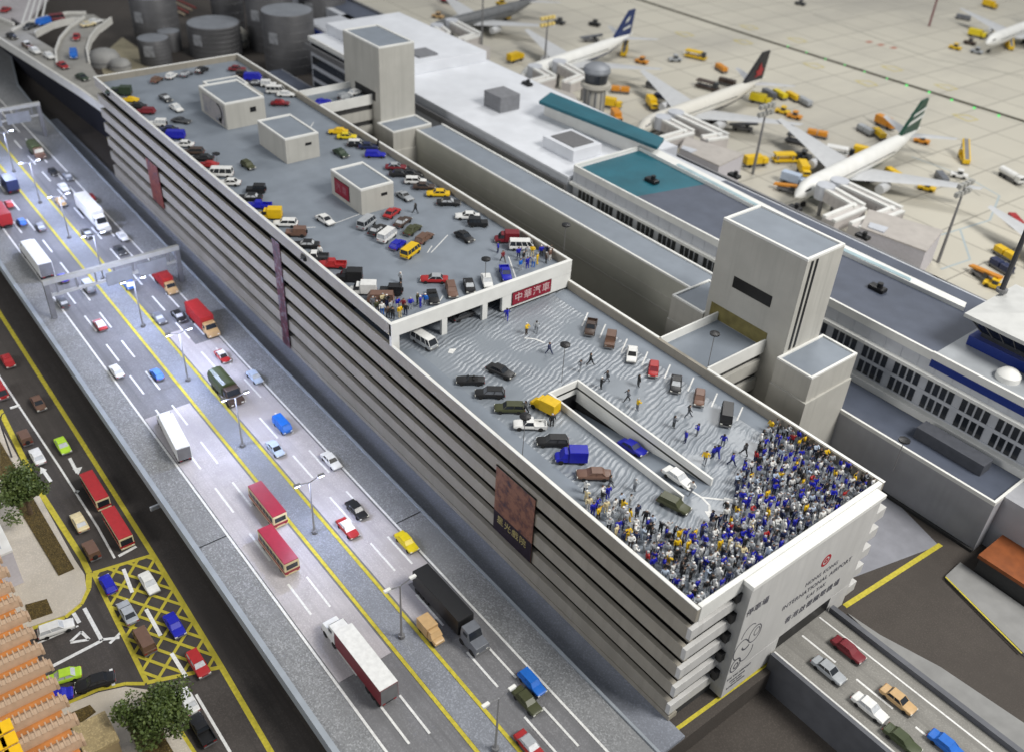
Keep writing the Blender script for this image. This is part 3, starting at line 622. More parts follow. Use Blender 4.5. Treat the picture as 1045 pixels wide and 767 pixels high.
# pier annexes (tan flat roofs) on the apron side
for i, (q, z, lb) in enumerate([([(701, 140), (759, 157), (734, 169), (694, 151)], 8, 'flat tan roofed gate lounge beside the jet bridges of the red tailed airliner'), ([(887, 214), (962, 235), (945, 256), (879, 232)], 8, 'flat tan roofed gate lounge beside the jet bridges of the green tailed airliner'),
                                ([(552, 86), (585, 96), (600, 118), (555, 96)], 8, 'flat roofed gate lounge beside the round control tower'), ([(448, 36), (500, 48), (497, 62), (440, 42)], 8, 'flat roofed gate lounge beyond the left stair tower')]):
    pts = P2(z, q); c = Vector((sum(p[0] for p in pts)/4, sum(p[1] for p in pts)/4))
    t = thing('gate_lounge', lb, 'building', (c.x, c.y, 0), group='gate lounges along the pier')
    loc = [(p[0]-c.x, p[1]-c.y) for p in pts]
    MB().prism(loc, 0, z-.3).build('wall', mat('lounge_wall', (.52, .50, .53), .6, .05), t); MB().prism([(a*1.02, b*1.02) for a, b in loc], z-.298, z).build('roof', mat('lounge_roof', (.43, .40, .37), .7, .07, .4), t)
    MB().prism([(a*.25-3, b*.25-4) for a, b in loc], z+.002, z+.3).build('roof_panel', GREYP, t)
# jet bridges
def jet_bridge(pts, lb, z=5.2):
    w_ = [at(u, v, z+2.6) for u, v in pts]; base = w_[1]
    t = thing('jet_bridge', lb, 'jet bridge', (base.x, base.y, 0), group='jet bridges at the airliners')
    p2 = [(p.x-base.x, p.y-base.y) for p in w_]
    for i in range(len(p2)-1):
        e = .0 if i == 0 else 0
        MB().ribbon(p2[i:i+2], 3.4, z-.4-.003*i, z+2.2-.003*i).build('tunnel', mat('tunnel_grey', (.52, .49, .47), .6, .06, .4), t)
        MB().ribbon(p2[i:i+2], 1.05, z+2.2-.003*i, z+2.75-.003*i, off=1.3).build('tunnel_rim', WHITE, t); MB().ribbon(p2[i:i+2], .95, z+2.2-.003*i, z+2.75-.003*i, off=-1.3).build('tunnel_rim', WHITE, t)
    for p in (p2[0], p2[1]): MB().cyl(p[0], p[1], 0, z-.41, .5, 8).build('support', METAL, t)
    a = Vector(p2[0]); MB().cyl(a.x, a.y, z-.5, z+2.9, 2.3, 12).build('rotunda', GREYP, t)
    ww = MB(); 
    n_ = 6
    for k in range(n_):
        c_ = Vector(p2[0]).lerp(Vector(p2[1]), (k+.7)/(n_+.5)); ww.cyl(c_.x, c_.y, z+.4, z+1.6, 1.76, 4)
    ww.build('window', GLASSD, t)
for pts, lb in [([(690, 115), (740, 138), (719, 141)], 'right L shaped jet bridge at the red tailed airliner'), ([(677, 120), (704, 134), (672, 143)], 'left L shaped jet bridge at the nose of the red tailed airliner'),
                ([(843, 190), (878, 210), (846, 223)], 'left L shaped jet bridge at the nose of the green tailed airliner'), ([(857, 185), (917, 213), (873, 230)], 'right longer jet bridge at the green tailed airliner'),
                ([(546, 68), (563, 78), (541, 84)], 'left jet bridge at the nose of the blue tailed airliner'), ([(571, 63), (596, 77), (578, 84)], 'right jet bridge at the blue tailed airliner'),
                ([(461, 21), (488, 35), (470, 40)], 'right jet bridge at the grey airliner by the top of the picture'), ([(446, 26), (455, 33), (444, 37)], 'left jet bridge at the grey airliner by the top of the picture')]:
    jet_bridge(pts, lb)
# ------------------------------------------------------------------ aircraft
def airliner(nose, tail, lb, tailcol, belly=None, body=WHITE, z=4.6, span=.92, marks=None, sc=1.0):
    a, b = (nose, tail) if isinstance(nose, Vector) else (at(*nose, z), at(*tail, z)); L_ = (a-b).length*sc; ang = math.atan2(a.y-b.y, a.x-b.x)
    t = thing('airliner', lb, 'aeroplane', (a.x, a.y, ZG+.03), ang, 'airliners parked on the apron')
    r = .0425*L_; ax = z
    def ring(x, rr, zz): return [(x, rr*math.cos(2*PI*i/20), zz+rr*math.sin(2*PI*i/20)) for i in range(20)]
    prof = [(0, .02, -.25), (-.012, .28, -.2), (-.03, .52, -.12), (-.06, .78, -.04), (-.10, .95, 0), (-.14, 1, 0), (-.62, 1, 0), (-.72, .92, .1), (-.82, .68, .32), (-.92, .36, .6), (-.985, .14, .78), (-1, .05, .8)]
    MB().loft([ring(x*L_, rr*r, ax+zz*r) for x, rr, zz in prof]).build('fuselage', body, t, smooth=True)
    if belly:
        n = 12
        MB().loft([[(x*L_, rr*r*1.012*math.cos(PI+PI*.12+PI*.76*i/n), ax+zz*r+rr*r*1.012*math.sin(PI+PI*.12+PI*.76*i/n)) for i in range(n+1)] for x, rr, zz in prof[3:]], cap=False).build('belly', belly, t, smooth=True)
    WM = mat('wing_grey', (.50, .51, .52), .45, .05, .5)
    def wing(sx, y0, y1, c0, c1, x0, sweep, z0, z1, th, name, m):
        for s in (1, -1):
            def sec(y, c, xl, zz):
                return [(xl, s*y, zz), (xl-c*.3, s*y, zz+th*c), (xl-c*.7, s*y, zz+th*c*.6), (xl-c, s*y, zz), (xl-c*.6, s*y, zz-th*c*.4), (xl-c*.2, s*y, zz-th*c*.5)]
            MB().loft([sec(y0*L_, c0*L_, x0*L_, z0), sec((y0+y1)*.42*L_, (c0*.56+c1*.44)*L_, (x0-sweep*.44)*L_, z0*.6+z1*.4), sec(y1*L_, c1*L_, (x0-sweep)*L_, z1)]).build(name, m, t, smooth=True)
    wing(1, .02, span/2, .19, .035, -.33, .25, ax-.5*r, ax+.55*r, .06, 'wing', WM)
    wing(1, .015, .17, .085, .03, -.87, .12, ax+.55*r, ax+.8*r, .05, 'tailplane', WM)
    th = .016*L_*.5
    f = [(-.80, .75), (-.935, 3.95), (-.995, 3.95), (-.965, .7)]
    MB().loft([[(x*L_, s*th*(1 if k in (0, 3) else .6), ax+zz*r) for k, (x, zz) in enumerate(f)] for s in (-1, 1)]).build('tail_fin', tailcol, t)
    for m, q in (marks or []):
        for s in (-1, 1): MB().add([(x*L_, s*(th*1.02+.02), ax+zz*r) for x, zz in q]+[(x*L_, s*(th*1.02+.1), ax+zz*r) for x, zz in q], [tuple(range(len(q))), tuple(range(len(q), 2*len(q)))]+[(i, (i+1) % len(q), len(q)+(i+1) % len(q), len(q)+i) for i in range(len(q))]).build('tail_marking', m, t)
    for s in (1, -1):
        ey = s*.155*L_; ex = -.38*L_
        rg = [(0, .9), (-.03, 1), (-.06, .95), (-.085, .6)]
        MB().loft([[(ex+x*L_*.9, ey+rr*.021*L_*math.cos(2*PI*i/14), ax-.75*r+rr*.021*L_*math.sin(2*PI*i/14)) for i in range(14)] for x, rr in rg]).build('engine', WM, t, smooth=True)
        MB().box(-.55*L_, -.50*L_, s*.05*L_-.5, s*.05*L_+.5, 0, 1.5).build('main_wheel', TYRE, t)
        cw = MB(); cw.loft([[(x*L_, s*rr*r*1.01*math.cos(q), ax+zz*r+rr*r*1.01*math.sin(q)) for q in (.5, .75)] for x, rr, zz in [(-.033, .55, -.1), (-.06, .78, -.04)]], cap=False); cw.build('cockpit_window', GLASSD, t)
        ws_ = MB()
        for k in range(44):
            x = -.12-.6*k/44; ws_.box(x*L_, (x+.006)*L_, s*(r*.985), s*(r*1.004), ax+.14*r, ax+.28*r)
        ws_.build('cabin_windows', GLASSD, t)
    MB().box(-.09*L_, -.07*L_, -.4, .4, 0, 1.1).build('nose_wheel', TYRE, t)
    return t
DBLUE = mat('tail_dark_blue', (.012, .03, .12), .4, .05); DBLK = mat('tail_charcoal', (.02, .02, .024), .4, .05); DGRN = mat('tail_dark_green', (.012, .055, .035), .4, .05)
REDM = mat('tail_red', (.32, .02, .025), .4, 0); WHM = mat('tail_white', (.6, .62, .6), .4, 0)
GREYB = mat('aircraft_grey', (.13, .135, .14), .45, .1, .5)
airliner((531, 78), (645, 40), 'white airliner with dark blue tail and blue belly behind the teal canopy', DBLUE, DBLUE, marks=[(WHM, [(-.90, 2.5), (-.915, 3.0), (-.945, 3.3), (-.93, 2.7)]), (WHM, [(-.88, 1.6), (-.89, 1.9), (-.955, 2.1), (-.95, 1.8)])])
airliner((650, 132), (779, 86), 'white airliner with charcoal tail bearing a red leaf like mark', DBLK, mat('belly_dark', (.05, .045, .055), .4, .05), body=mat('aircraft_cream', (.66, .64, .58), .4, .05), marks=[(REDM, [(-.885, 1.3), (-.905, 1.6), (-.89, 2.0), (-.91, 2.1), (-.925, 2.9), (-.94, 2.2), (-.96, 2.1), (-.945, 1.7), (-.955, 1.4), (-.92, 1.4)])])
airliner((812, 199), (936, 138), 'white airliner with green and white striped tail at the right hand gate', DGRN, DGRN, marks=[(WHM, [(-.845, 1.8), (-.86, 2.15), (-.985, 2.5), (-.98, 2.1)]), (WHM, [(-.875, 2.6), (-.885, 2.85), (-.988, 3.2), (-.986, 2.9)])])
airliner(Vector((-127.5, 303, 0)), Vector((-132.5, 361, 0)), 'white airliner on the far apron cut off by the top right edge', WHM, None, z=4.6)
airliner((436, 32), (550, 3), 'dark grey airliner at the top of the picture', GREYB, None, body=GREYB)
airliner(Vector((-18.5, 128.8, 0)), Vector((-24.7, 188.5, 0)), 'airliner of which only one grey wing shows at the right edge', REDM, None)
# ------------------------------------------------------------------ apron vehicles
def veh_root(name, lb, cat, u, v, z, ang, group): 
    q = at(u, v, z+1.0); t = thing(name, lb, cat, (q.x, q.y, z), ang, group); t.scale = (.86, .86, .86); return t
def wheels4(t, xs, hw, r=.5, m=TYRE):
    for x in xs:
        for s in (1, -1): MB().loft([[(x+r*math.cos(2*PI*i/10), s*(hw-.15)+d_, r+r*math.sin(2*PI*i/10)) for i in range(10)] for d_ in (-.15, .16)]).build('wheel', m, t)
APG = 'service vehicles on the apron'
def apron_vehicle(kind, col, u, v, deg, lb):
    z = ZG+.03; c = PAINT[col]; a = math.radians(deg)
    if kind == 'stairs':
        t = veh_root('stair_truck', lb, 'airport stairs', u, v, z, a, APG); wheels4(t, (-3, 2.6), 1.2, .55)
        MB().box(-4, 4, -1.2, 1.2, .6, 1.2).box(2.4, 4.2, -1.2, 1.2, 1.2, 2.4).build('chassis', c, t, bevel=.1)
        MB().add([(-4, -1.1, 1.3), (4.6, -1.1, 5.0), (4.6, 1.1, 5.0), (-4, 1.1, 1.3), (-4, -1.1, 1.9), (4.6, -1.1, 5.9), (4.6, 1.1, 5.9), (-4, 1.1, 1.9)], [(0, 1, 2, 3), (7, 6, 5, 4), (0, 4, 5, 1), (1, 5, 6, 2), (2, 6, 7, 3), (3, 7, 4, 0)]).build('stairway', c, t)
        for s in (1, -1): MB().box(3.6, 4, s*.9-.1, s*.9+.1, 1.2, 4.7).build('strut', METAL, t)
        MB().add([(-3.8, -.7, 1.95), (4.4, -.7, 5.9), (4.4, .7, 5.9), (-3.8, .7, 1.95), (-3.8, -.7, 2.0), (4.4, -.7, 5.96), (4.4, .7, 5.96), (-3.8, .7, 2.0)], [(0, 1, 2, 3), (7, 6, 5, 4), (0, 4, 5, 1), (1, 5, 6, 2), (2, 6, 7, 3), (3, 7, 4, 0)]).build('steps', METAL, t)
    elif kind == 'tug':
        t = veh_root('tow_tug', lb, 'tow tug', u, v, z, a, APG); wheels4(t, (-1.5, 1.5), 1.2, .6)
        MB().box(-2.6, 2.6, -1.2, 1.2, .5, 1.4).build('body', c, t, bevel=.15); MB().box(-.6, .9, -1, 1, 1.401, 2.5).build('cab', GLASSD, t, bevel=.1); MB().box(-.8, 1.0, -1.1, 1.1, 2.501, 2.7).build('cab_roof', c, t)
    elif kind == 'dolly':
        t = veh_root('cargo_dolly', lb, 'cargo trailer', u, v, z, a, APG); wheels4(t, (-2.6, 2.6), 1.1, .35)
        MB().box(-3.6, 3.6, -1.2, 1.2, .6, .9).build('bed', METAL, t); MB().box(-3.3, -.2, -1.1, 1.1, .902, 2.4).build('container', c, t, bevel=.12); MB().box(.1, 3.3, -1.1, 1.1, .902, 2.4).build('container', c, t, bevel=.12)
    elif kind == 'truck':
        t = veh_root('catering_truck', lb, 'truck', u, v, z, a, APG); wheels4(t, (-2.4, 2.4), 1.25, .55)
        MB().box(-4, 4, -1.1, 1.1, .6, 1.0).build('chassis', METAL, t); MB().box(-4, 1.8, -1.3, 1.3, 1.1, 3.6).build('cargo_box', c, t, bevel=.1)
        MB().box(2.1, 4.0, -1.2, 1.2, 1.0, 2.7).build('cab', c, t, bevel=.2); MB().box(3.2, 4.03, -1.0, 1.0, 1.8, 2.5).build('windscreen', GLASSD, t)
    elif kind == 'loader':
        t = veh_root('cargo_loader', lb, 'cargo loader', u, v, z, a, APG); wheels4(t, (-3, 3), 1.5, .5)
        MB().box(-4.6, 4.6, -1.6, 1.6, .6, 1.2).build('chassis', c, t, bevel=.1); MB().box(-4.4, 2.4, -1.5, 1.5, 2.6, 3.0).build('platform', c, t)
        for x in (-3.6, 1.6):
            for s in (1, -1): MB().box(x-.2, x+.2, s*1.2-.15, s*1.2+.15, 1.201, 2.6).build('strut', METAL, t)
        MB().box(2.8, 4.4, -1.2, .2, 1.201, 3.2).build('cab', GLASSD, t, bevel=.1)
    elif kind == 'belt':
        t = veh_root('belt_loader', lb, 'belt loader', u, v, z, a, APG); wheels4(t, (-2.2, 2.2), 1.1, .5)
        MB().box(-3.4, 3.4, -1.1, 1.1, .6, 1.3).build('chassis', METAL, t, bevel=.1)
        MB().add([(-4.6, -.8, 1.4), (4.8, -.8, 2.6), (4.8, .8, 2.6), (-4.6, .8, 1.4), (-4.6, -.8, 1.9), (4.8, -.8, 3.3), (4.8, .8, 3.3), (-4.6, .8, 1.9)], [(0, 1, 2, 3), (7, 6, 5, 4), (0, 4, 5, 1), (1, 5, 6, 2), (2, 6, 7, 3), (3, 7, 4, 0)]).build('belt', c, t)
        MB().box(.6, 2.0, -1.3, -.85, 1.301, 2.4).build('cab', GLASSD, t)
    elif kind == 'tank':
        t = veh_root('fuel_bowser', lb, 'fuel truck', u, v, z, a, APG); wheels4(t, (-3.4, -1.6, 3), 1.25, .55)
        MB().loft([[(x, 1.25*math.cos(2*PI*i/14), 2.1+1.1*math.sin(2*PI*i/14)) for i in range(14)] for x in (-4.6, 2.0)]).build('tank', c, t, smooth=True)
        MB().box(-4.6, 4.4, -1.0, 1.0, .6, 1.0).build('chassis', METAL, t); MB().box(2.4, 4.4, -1.2, 1.2, 1.001, 2.9).build('cab', c, t, bevel=.2); MB().box(3.6, 4.43, -1, 1, 1.9, 2.7).build('windscreen', GLASSD, t)
    return t
for a in [
 ('truck', 'yellow', 526, 60, 100, 'yellow apron truck just beyond the pier left of the blue tailed airliner'),
 ('stairs', 'yellow', 637, 53, 130, 'tall yellow passenger stairs against the blue tailed airliner'),
 ('tug', 'orange', 655, 62, 20, 'small orange tug right of the yellow stairs by the blue tailed airliner'),
 ('tug', 'silver', 689, 60, 60, 'pale tug standing alone above the red tailed airliner wing tip'),
 ('loader', 'yellow', 710, 57, 20, 'yellow lift loader on open apron above the red tailed airliner'),
 ('dolly', 'orange', 736, 70, -20, 'long orange cargo trailer left of the red and charcoal tail'),
 ('loader', 'dkbrown', 722, 88, 15, 'large dark brown loader behind the red tailed airliner'),
 ('dolly', 'dkbrown', 742, 84, 15, 'dark brown trailer next to the charcoal tail'),
 ('dolly', 'orange', 633, 92, 45, 'orange cargo trailer right of the round control tower'),
 ('truck', 'yellow', 623, 107, 30, 'yellow truck at the foot of the round control tower'),
 ('truck', 'orange', 629, 121, -30, 'orange yellow truck half hidden behind the teal canopy'),
 ('truck', 'yellow', 665, 107, -30, 'yellow truck in front of the red tailed airliner wing'),
 ('tug', 'navy', 675, 97, 20, 'navy tug under the wing tip of the red tailed airliner'),
 ('truck', 'yellow', 771, 166, 70, 'small yellow truck at the foot of the middle mast'),
 ('belt', 'grey', 758, 130, 40, 'grey belt loader under the right wing of the red tailed airliner'),
 ('truck', 'taxi', 776, 103, 20, 'pale yellow truck at the top of the middle mast'),
 ('dolly', 'grey', 785, 96, -15, 'grey cargo trailer leading the row left of the green tailed airliner'),
 ('dolly', 'taxi', 796, 97, -15, 'yellow cargo trailer second in the row behind the apron masts'),
 ('dolly', 'yellow', 809, 99, -15, 'yellow cargo trailer third in the row behind the apron masts'),
 ('dolly', 'silver', 821, 104, -15, 'grey cargo trailer at the right end of the row of four'),
 ('tug', 'yellow', 799, 113, 20, 'yellow tug with black cab nearest the row of trailers'),
 ('tug', 'orange', 811, 118, 20, 'orange tug with black cab right of a similar yellow tug'),
 ('dolly', 'orange', 834, 137, 30, 'orange cargo trailer right of the green tailed airliner left wing tip'),
 ('loader', 'dkgrey', 816, 144, 20, 'dark loader at the left wing tip of the green tailed airliner'),
 ('loader', 'yellow', 803, 162, 60, 'tall yellow lift loader left of the green tailed airliner'),
 ('truck', 'yellow', 820, 175, -40, 'yellow truck just left of the green tailed airliner nose'),
 ('tug', 'silver', 820, 158, 20, 'pale tug behind the yellow lift loader left of the airliner'),
 ('truck', 'paleblue', 810, 185, 15, 'pale blue grey truck near the green tailed airliner nose'),
 ('belt', 'orange', 805, 193, 20, 'orange belt loader closest to the pier at the green tailed airliner nose'),
 ('loader', 'white', 857, 156, 30, 'white loader between wing and body of the green tailed airliner'),
 ('truck', 'yellow', 883, 158, 20, 'yellow truck behind the body of the green tailed airliner'),
 ('tug', 'brown', 866, 165, 30, 'brown tug against the green tailed airliner left side'),
 ('dolly', 'silver', 883, 133, -15, 'grey trailer leading the train left of the green and white tail'),
 ('dolly', 'yellow', 897, 137, -30, 'yellow trailer in the train left of the green and white tail'),
 ('truck', 'orange', 903, 127, -10, 'orange truck above the trailers left of the green and white tail'),
 ('tug', 'orange', 941, 143, 20, 'orange tug just right of the green and white tail'),
 ('stairs', 'yellow', 984, 161, 130, 'yellow passenger stairs standing alone right of the green tailed airliner'),
 ('dolly', 'yellow', 912, 178, -20, 'long yellow trailer beside the right side of the green tailed airliner'),
 ('tug', 'yellow', 946, 191, 20, 'small yellow tug behind the right wing of the green tailed airliner'),
 ('dolly', 'grey', 961, 182, -40, 'grey trailer left of the top of the tallest floodlight mast'),
 ('tug', 'white', 979, 178, 30, 'white tug above the tallest floodlight mast'),
 ('tank', 'white', 1032, 181, -20, 'white tanker truck at the right edge of the apron'),
 ('dolly', 'yellow', 1026, 259, -15, 'yellow trailer by the right edge beside the red airliner'),
 ('dolly', 'navy', 1022, 272, -15, 'navy trailer below a yellow one by the right edge'),
 ('belt', 'orange', 1004, 281, -15, 'orange belt loader nearest the control room roof'),
 ('tug', 'yellow', 1015, 290, 10, 'yellow tug just left of the control room mast'),
 ('truck', 'yellow', 1010, 6, -10, 'yellow truck at the very top right of the apron'),
 ('truck', 'taxi', 997, 36, 10, 'yellow truck at the nose of the top right airliner'),
 ('tug', 'yellow', 975, 48, 10, 'yellow tug furthest left beside the top right airliner'),
 ('tug', 'dkbrown', 990, 43, 10, 'dark brown tug between two yellow vehicles at the top right airliner'),
 ('stairs', 'yellow', 1030, 47, 130, 'yellow passenger stairs against the top right airliner'),
 ('dolly', 'red', 1036, 226, -40, 'long red trailer behind the grey wing at the right edge'),
 ('tug', 'silver', 997, 52, 10, 'silver tug below the nose of the top right airliner'),
 ('dolly', 'grey', 983, 18, 15, 'grey trailer left of the top right airliner wing'),
 ('tug', 'dkgrey', 817, 3, 20, 'dark tug alone at the top edge of the apron'),
 ('truck', 'yellow', 513, 17, 10, 'yellow truck below the dark grey airliner'),
 ('tug', 'yellow', 512, 3, 10, 'yellow tug at the top edge above the dark grey airliner'),
 ('tug', 'dkgrey', 571, 22, 20, 'dark grey tug on the apron right of the left mast lamp head'),
 ('belt', 'grey', 603, 40, 60, 'grey belt loader behind the blue tailed airliner'),
 ('tug', 'tan', 447, 16, 30, 'tan tug by the nose of the dark grey airliner'),
 ('truck', 'red', 458, 1, 20, 'red truck at the top edge left of the dark grey airliner'),
 ('tug', 'black', 607, 24, 20, 'black tug near the middle above the blue tailed airliner body'),
 ('dolly', 'dkgrey', 668, 88, 20, 'dark grey trailer by the left wing tip of the red tailed airliner'),
]: apron_vehicle(*a)
# apron lead-in lines, green lit taxiway line
am = MB(); za = ZG+.035
def aline(mb, pts, wd, z=za, h=.01):
    for a, b in zip(pts, pts[1:]):
        p, q = at(*a, z), at(*b, z); wline(mb, Vector((p.x, p.y, 0)), Vector((q.x, q.y, 0)), wd, z)
aline(am, [(560, -30), (780, 41), (1045, 124), (1110, 146)], 2.3)
struct('taxiway_line', am, mat('taxi_line', (.06, .055, .035), .8, .15, .5))
am2 = MB(); aline(am2, [(830, 15), (950, 60), (1045, 78)], .6); aline(am2, [(790, 150), (880, 118), (1000, 200)], .4, za+.002); struct('taxiway_line', am2, mat('faint_line', (.27, .26, .22), .8, .1))
ad = MB()
for q in ([(930, 160), (985, 180), (1020, 200), (1010, 225), (960, 240)], [(980, 235), (990, 265), (960, 275)]): aline(ad, q, .5, za+.004)
struct('apron_marking', ad, mat('pale_blue_line', (.36, .42, .44), .8, .05))
yl = MB()
for u, v in ((815, 41), (832, 67), (886, 85), (912, 70), (967, 89), (987, 120), (766, 28), (760, 43), (700, 35)):
    p = at(u, v, za); yl.ribbon([(p.x-4, p.y-2), (p.x-1, p.y+2), (p.x+3, p.y+1), (p.x+2, p.y-3), (p.x-3, p.y-2.2)], .7, za+.006, za+.012)
struct('apron_marking', yl, mat('faint_yellow', (.52, .43, .12), .8, .1))
rd = MB()
for u, v in ((887, 43), (899, 46), (912, 49)):
    p = at(u, v, za); rd.box(p.x-1.0, p.x+1.0, p.y-1.6, p.y+1.6, za+.006, za+.012)
struct('apron_marking', rd, mat('faint_red', (.46, .22, .16), .8, .2))
GRN = mat('green_light', (.05, .9, .15), .4, 0, emit=.5)
for k, (u, v) in enumerate([(804, 48), (823, 54), (842, 61), (862, 67), (882, 74), (905, 81), (925, 88), (948, 95), (971, 103), (994, 111), (1019, 119)]):
    p = at(u, v, za); o = MB().cyl(0, 0, 0, .4, .36 if k > 5 else .2, 8).build('taxiway_lamp', GRN); o.location = (p.x, p.y, za+.01)
    o['label'] = 'small glowing green lamp set in the dark taxiway line'; o['category'] = 'lamp'; o['group'] = 'green taxiway lamps'
# masts
def mast(u, v, h, lb, big, lit=False, col=METAL):
    p = at(u, v, ZG); t = thing('floodlight_mast', lb, 'mast', (p.x, p.y, ZG))
    MB().tube([(0, 0, 0), (0, 0, h)], [.42, .22], 8).build('pole', col, t)
    if not big: return t
    for k, z in enumerate((h-.4, h-2.4)):
        MB().box(-.12, .12, -2.6, 2.6, z-.12, z+.12).build('crossbar', col, t)
        for y in (-2.3, -.8, .8, 2.3):
            MB().box(-.5, .5, y-.55, y+.55, z+.121, z+1.1).build('floodlight', mat('flood_yellow', (.80, .62, .22), .4, .1) if lit else mat('flood_grey', (.34, .34, .32), .4, .1), t, bevel=.1)  # yellow lamp boxes are plain colour without emission
    return t
mast(555, 77, 18, 'mast with yellowish lamp cluster by the blue tailed airliner nose', True, True)
mast(768, 178, 18.4, 'middle floodlight mast rising in front of the red tailed airliner', True)
mast(957, 268, 19, 'tallest floodlight mast standing on the right of the apron', True)
mast(948, 27, 30, 'thin dark red pole on the far apron', False, col=mat('mast_red', (.16, .03, .04), .5, .1))
mast(491, 62, 22, 'thin plain pole at the pier left of the control tower', False)
q = at(1022, 297, 26.5); t = thing('antenna_mast', 'dark pole on top of the flared control room roof', 'mast', (q.x, q.y, 26.4)); MB().tube([(0, 0, 0), (0, 0, 22)], [.45, .35], 8).build('pole', mat('mast_dark', (.05, .05, .055), .5, .1), t); MB().cyl(0, 0, 0, .5, .9, 12).build('base', METAL, t)
# ------------------------------------------------------------------ tanks
for lb, x, y, r, h in [('tall grey storage tank nearest the left stair tower', -238.6, 75, 8.0, 18.0), ('tall grey storage tank behind the tank nearest the tower', -261.5, 80, 7.7, 19), ('tall tank cut off by the top edge behind the broad low tank', -288.7, 77, 5.5, 21),
                       ('broad low storage tank with pale blue lid', -263.5, 61, 8.4, 10.0), ('tall storage tank at the left of the tank group', -284.9, 50, 7.4, 15), ('small short tank with a number plate in front', -263.9, 41, 4.8, 7.8), ('small tank between the broad low tank and the short one', -274.6, 50, 3.6, 6.0),
                       ('tall storage tank at the top behind the nearest tall tank', -262, 100, 8, 19)]:
    t = thing('storage_tank', lb, 'storage tank', (x, y, 0), group='grey storage tanks at the far end')
    MB().lathe(0, 0, [(r, 0), (r, h*.98), (r*.98, h)], 36).build('shell', TANKM, t, smooth=True)
    MB().lathe(0, 0, [(r*.96, h+.002), (r*.5, h+.25), (.2, h+.4)], 36).build('lid', TANKT, t, smooth=True)
    hp = MB()
    for k in range(1, 7): hp.lathe(0, 0, [(r+.01, h*k/7), (r+.09, h*k/7+.05), (r+.01, h*k/7+.16)], 36)
    hp.build('hoop', TANKM, t)
    a = math.radians(-62 if r > 5 else -40); wq = 1.6 if r > 4 else 1.1
    o = MB().box(-.05, .08, -wq, wq, -1.7, 1.7).build('number_plate', mat('plate_grey', (.30, .31, .33) if r > 5 else (.55, .56, .62), .6, .2, 1), t); o.location = ((r+.05)*math.cos(a), (r+.05)*math.sin(a), h*.62); o.rotation_euler = (0, 0, a)
q = at(240, 40, 3); o = thing('gas_sphere', 'cream rounded tank between the broad low tank and the tall tanks', 'tank', (q.x, q.y, 0)); MB().lathe(0, 0, [(.2, 0), (3.4, .6), (4.4, 3), (3.9, 5.4), (2.2, 6.9), (.2, 7.4)], 24).build('shell', mat('cream_shell', (.55, .53, .47), .5, .08), o, smooth=True); MB().lathe(0, 0, [(4.42, 2.7), (4.6, 3.0), (4.42, 3.3)], 24).build('rim', METAL, o)
for u, v, s, lb in ((106, 59, .95, 'larger grey metal dome beside the elevated road ramp'), (122, 64, .65, 'smaller pale metal dome next to the larger one')):
    q = at(u, v, 2); o = thing('metal_dome', lb, 'dome tank', (q.x, q.y, 0)); MB().lathe(0, 0, [(5*s, 0), (5*s, 2.5*s), (4*s, 4*s), (2*s, 4.8*s), (.2, 5*s)], 24).build('shell', mat('dome_metal', (.34, .34, .33), .6, .1, .4), o, smooth=True); MB().lathe(0, 0, [(5.02*s, 1.2), (5.2*s, 1.4), (5.02*s, 1.6)], 24).build('rim', METAL, o)
struct('tank_yard', MB().prism(P2(.05, [(100, 60), (125, 38), (170, 70), (140, 85), (110, 88)]), .0, .06), mat('sandy_ground', (.36, .32, .22), .9, .1, .3))
q = at(172, 12, 0); t = thing('pipe_rack', 'red and tan pipework between the tall tanks', 'pipework', (q.x, q.y, 0))
for k in range(4): MB().tube([(-12, k*1.5, 1+.6*k), (10, k*1.5+2, 1+.6*k)], .35, 6).build('pipe', mat('pipe_red' if k % 2 else 'pipe_tan', (.30, .06, .05) if k % 2 else (.42, .34, .24), .6, .1), t)
# ------------------------------------------------------------------ elevated road at the far left, running into the garage end
ZE = 13.8
er = MB(); ep = MB()
cl = [at(u, v, ZE) for u, v in ((-120, -18), (0, 29), (46, 57), (98, 89))]; e2 = [(p.x, p.y) for p in cl]+[(-186.3, 8.3)]
er.ribbon(e2, 8.6, ZE-1.2, ZE); 
lp = [at(u, v, ZE) for u, v in ((82, 78), (75, 66), (73, 52), (77, 40), (85, 30), (95, 23), (100, 19))]
l2 = [at(u, v, ZE) for u, v in ((95, 23), (86, 17), (72, 17), (56, 20), (42, 24), (24, 33))]
er.ribbon([(p.x, p.y) for p in lp], 8.0, ZE-1.25, ZE-.05); er.ribbon([(p.x, p.y) for p in l2], 7.0, ZE-1.27, ZE-.09)
struct('elevated_road', er, mat('elevated_deck', (.30, .29, .265), .8, .08, .4, stain=.15))
for off in (4.3, -4.3): ep.ribbon(e2 if off < 0 else e2[:2], .6, ZE-1.5, ZE+.8, off=off)
for off in (4, -4): ep.ribbon([(p.x, p.y) for p in lp[1:]], .5, ZE-1.3, ZE+.65, off=off)
for off in (3.5, -3.5): ep.ribbon([(p.x, p.y) for p in l2[1:]], .5, ZE-1.3, ZE+.6, off=off)
struct('elevated_parapet', ep, mat('parapet_concrete', (.60, .59, .55), .7, .06, .4))
struct('under_road_backing', MB().ribbon([(-330, 2), (-278, 3.9), (-234, 6.0), (-187, 8.4)], .5, .02, ZE-1.45), mat('navy_backing', (.012, .013, .022), .8, .1))  # near-black upright strip closing the space under the elevated road
struct('highway_beyond', MB().prism(P2(ZE-3, [(-60, -20), (-40, 25), (12, 18), (24, 26), (50, -4), (40, -40)]), ZE-4, ZE-3), PALEC)
hb = MB()
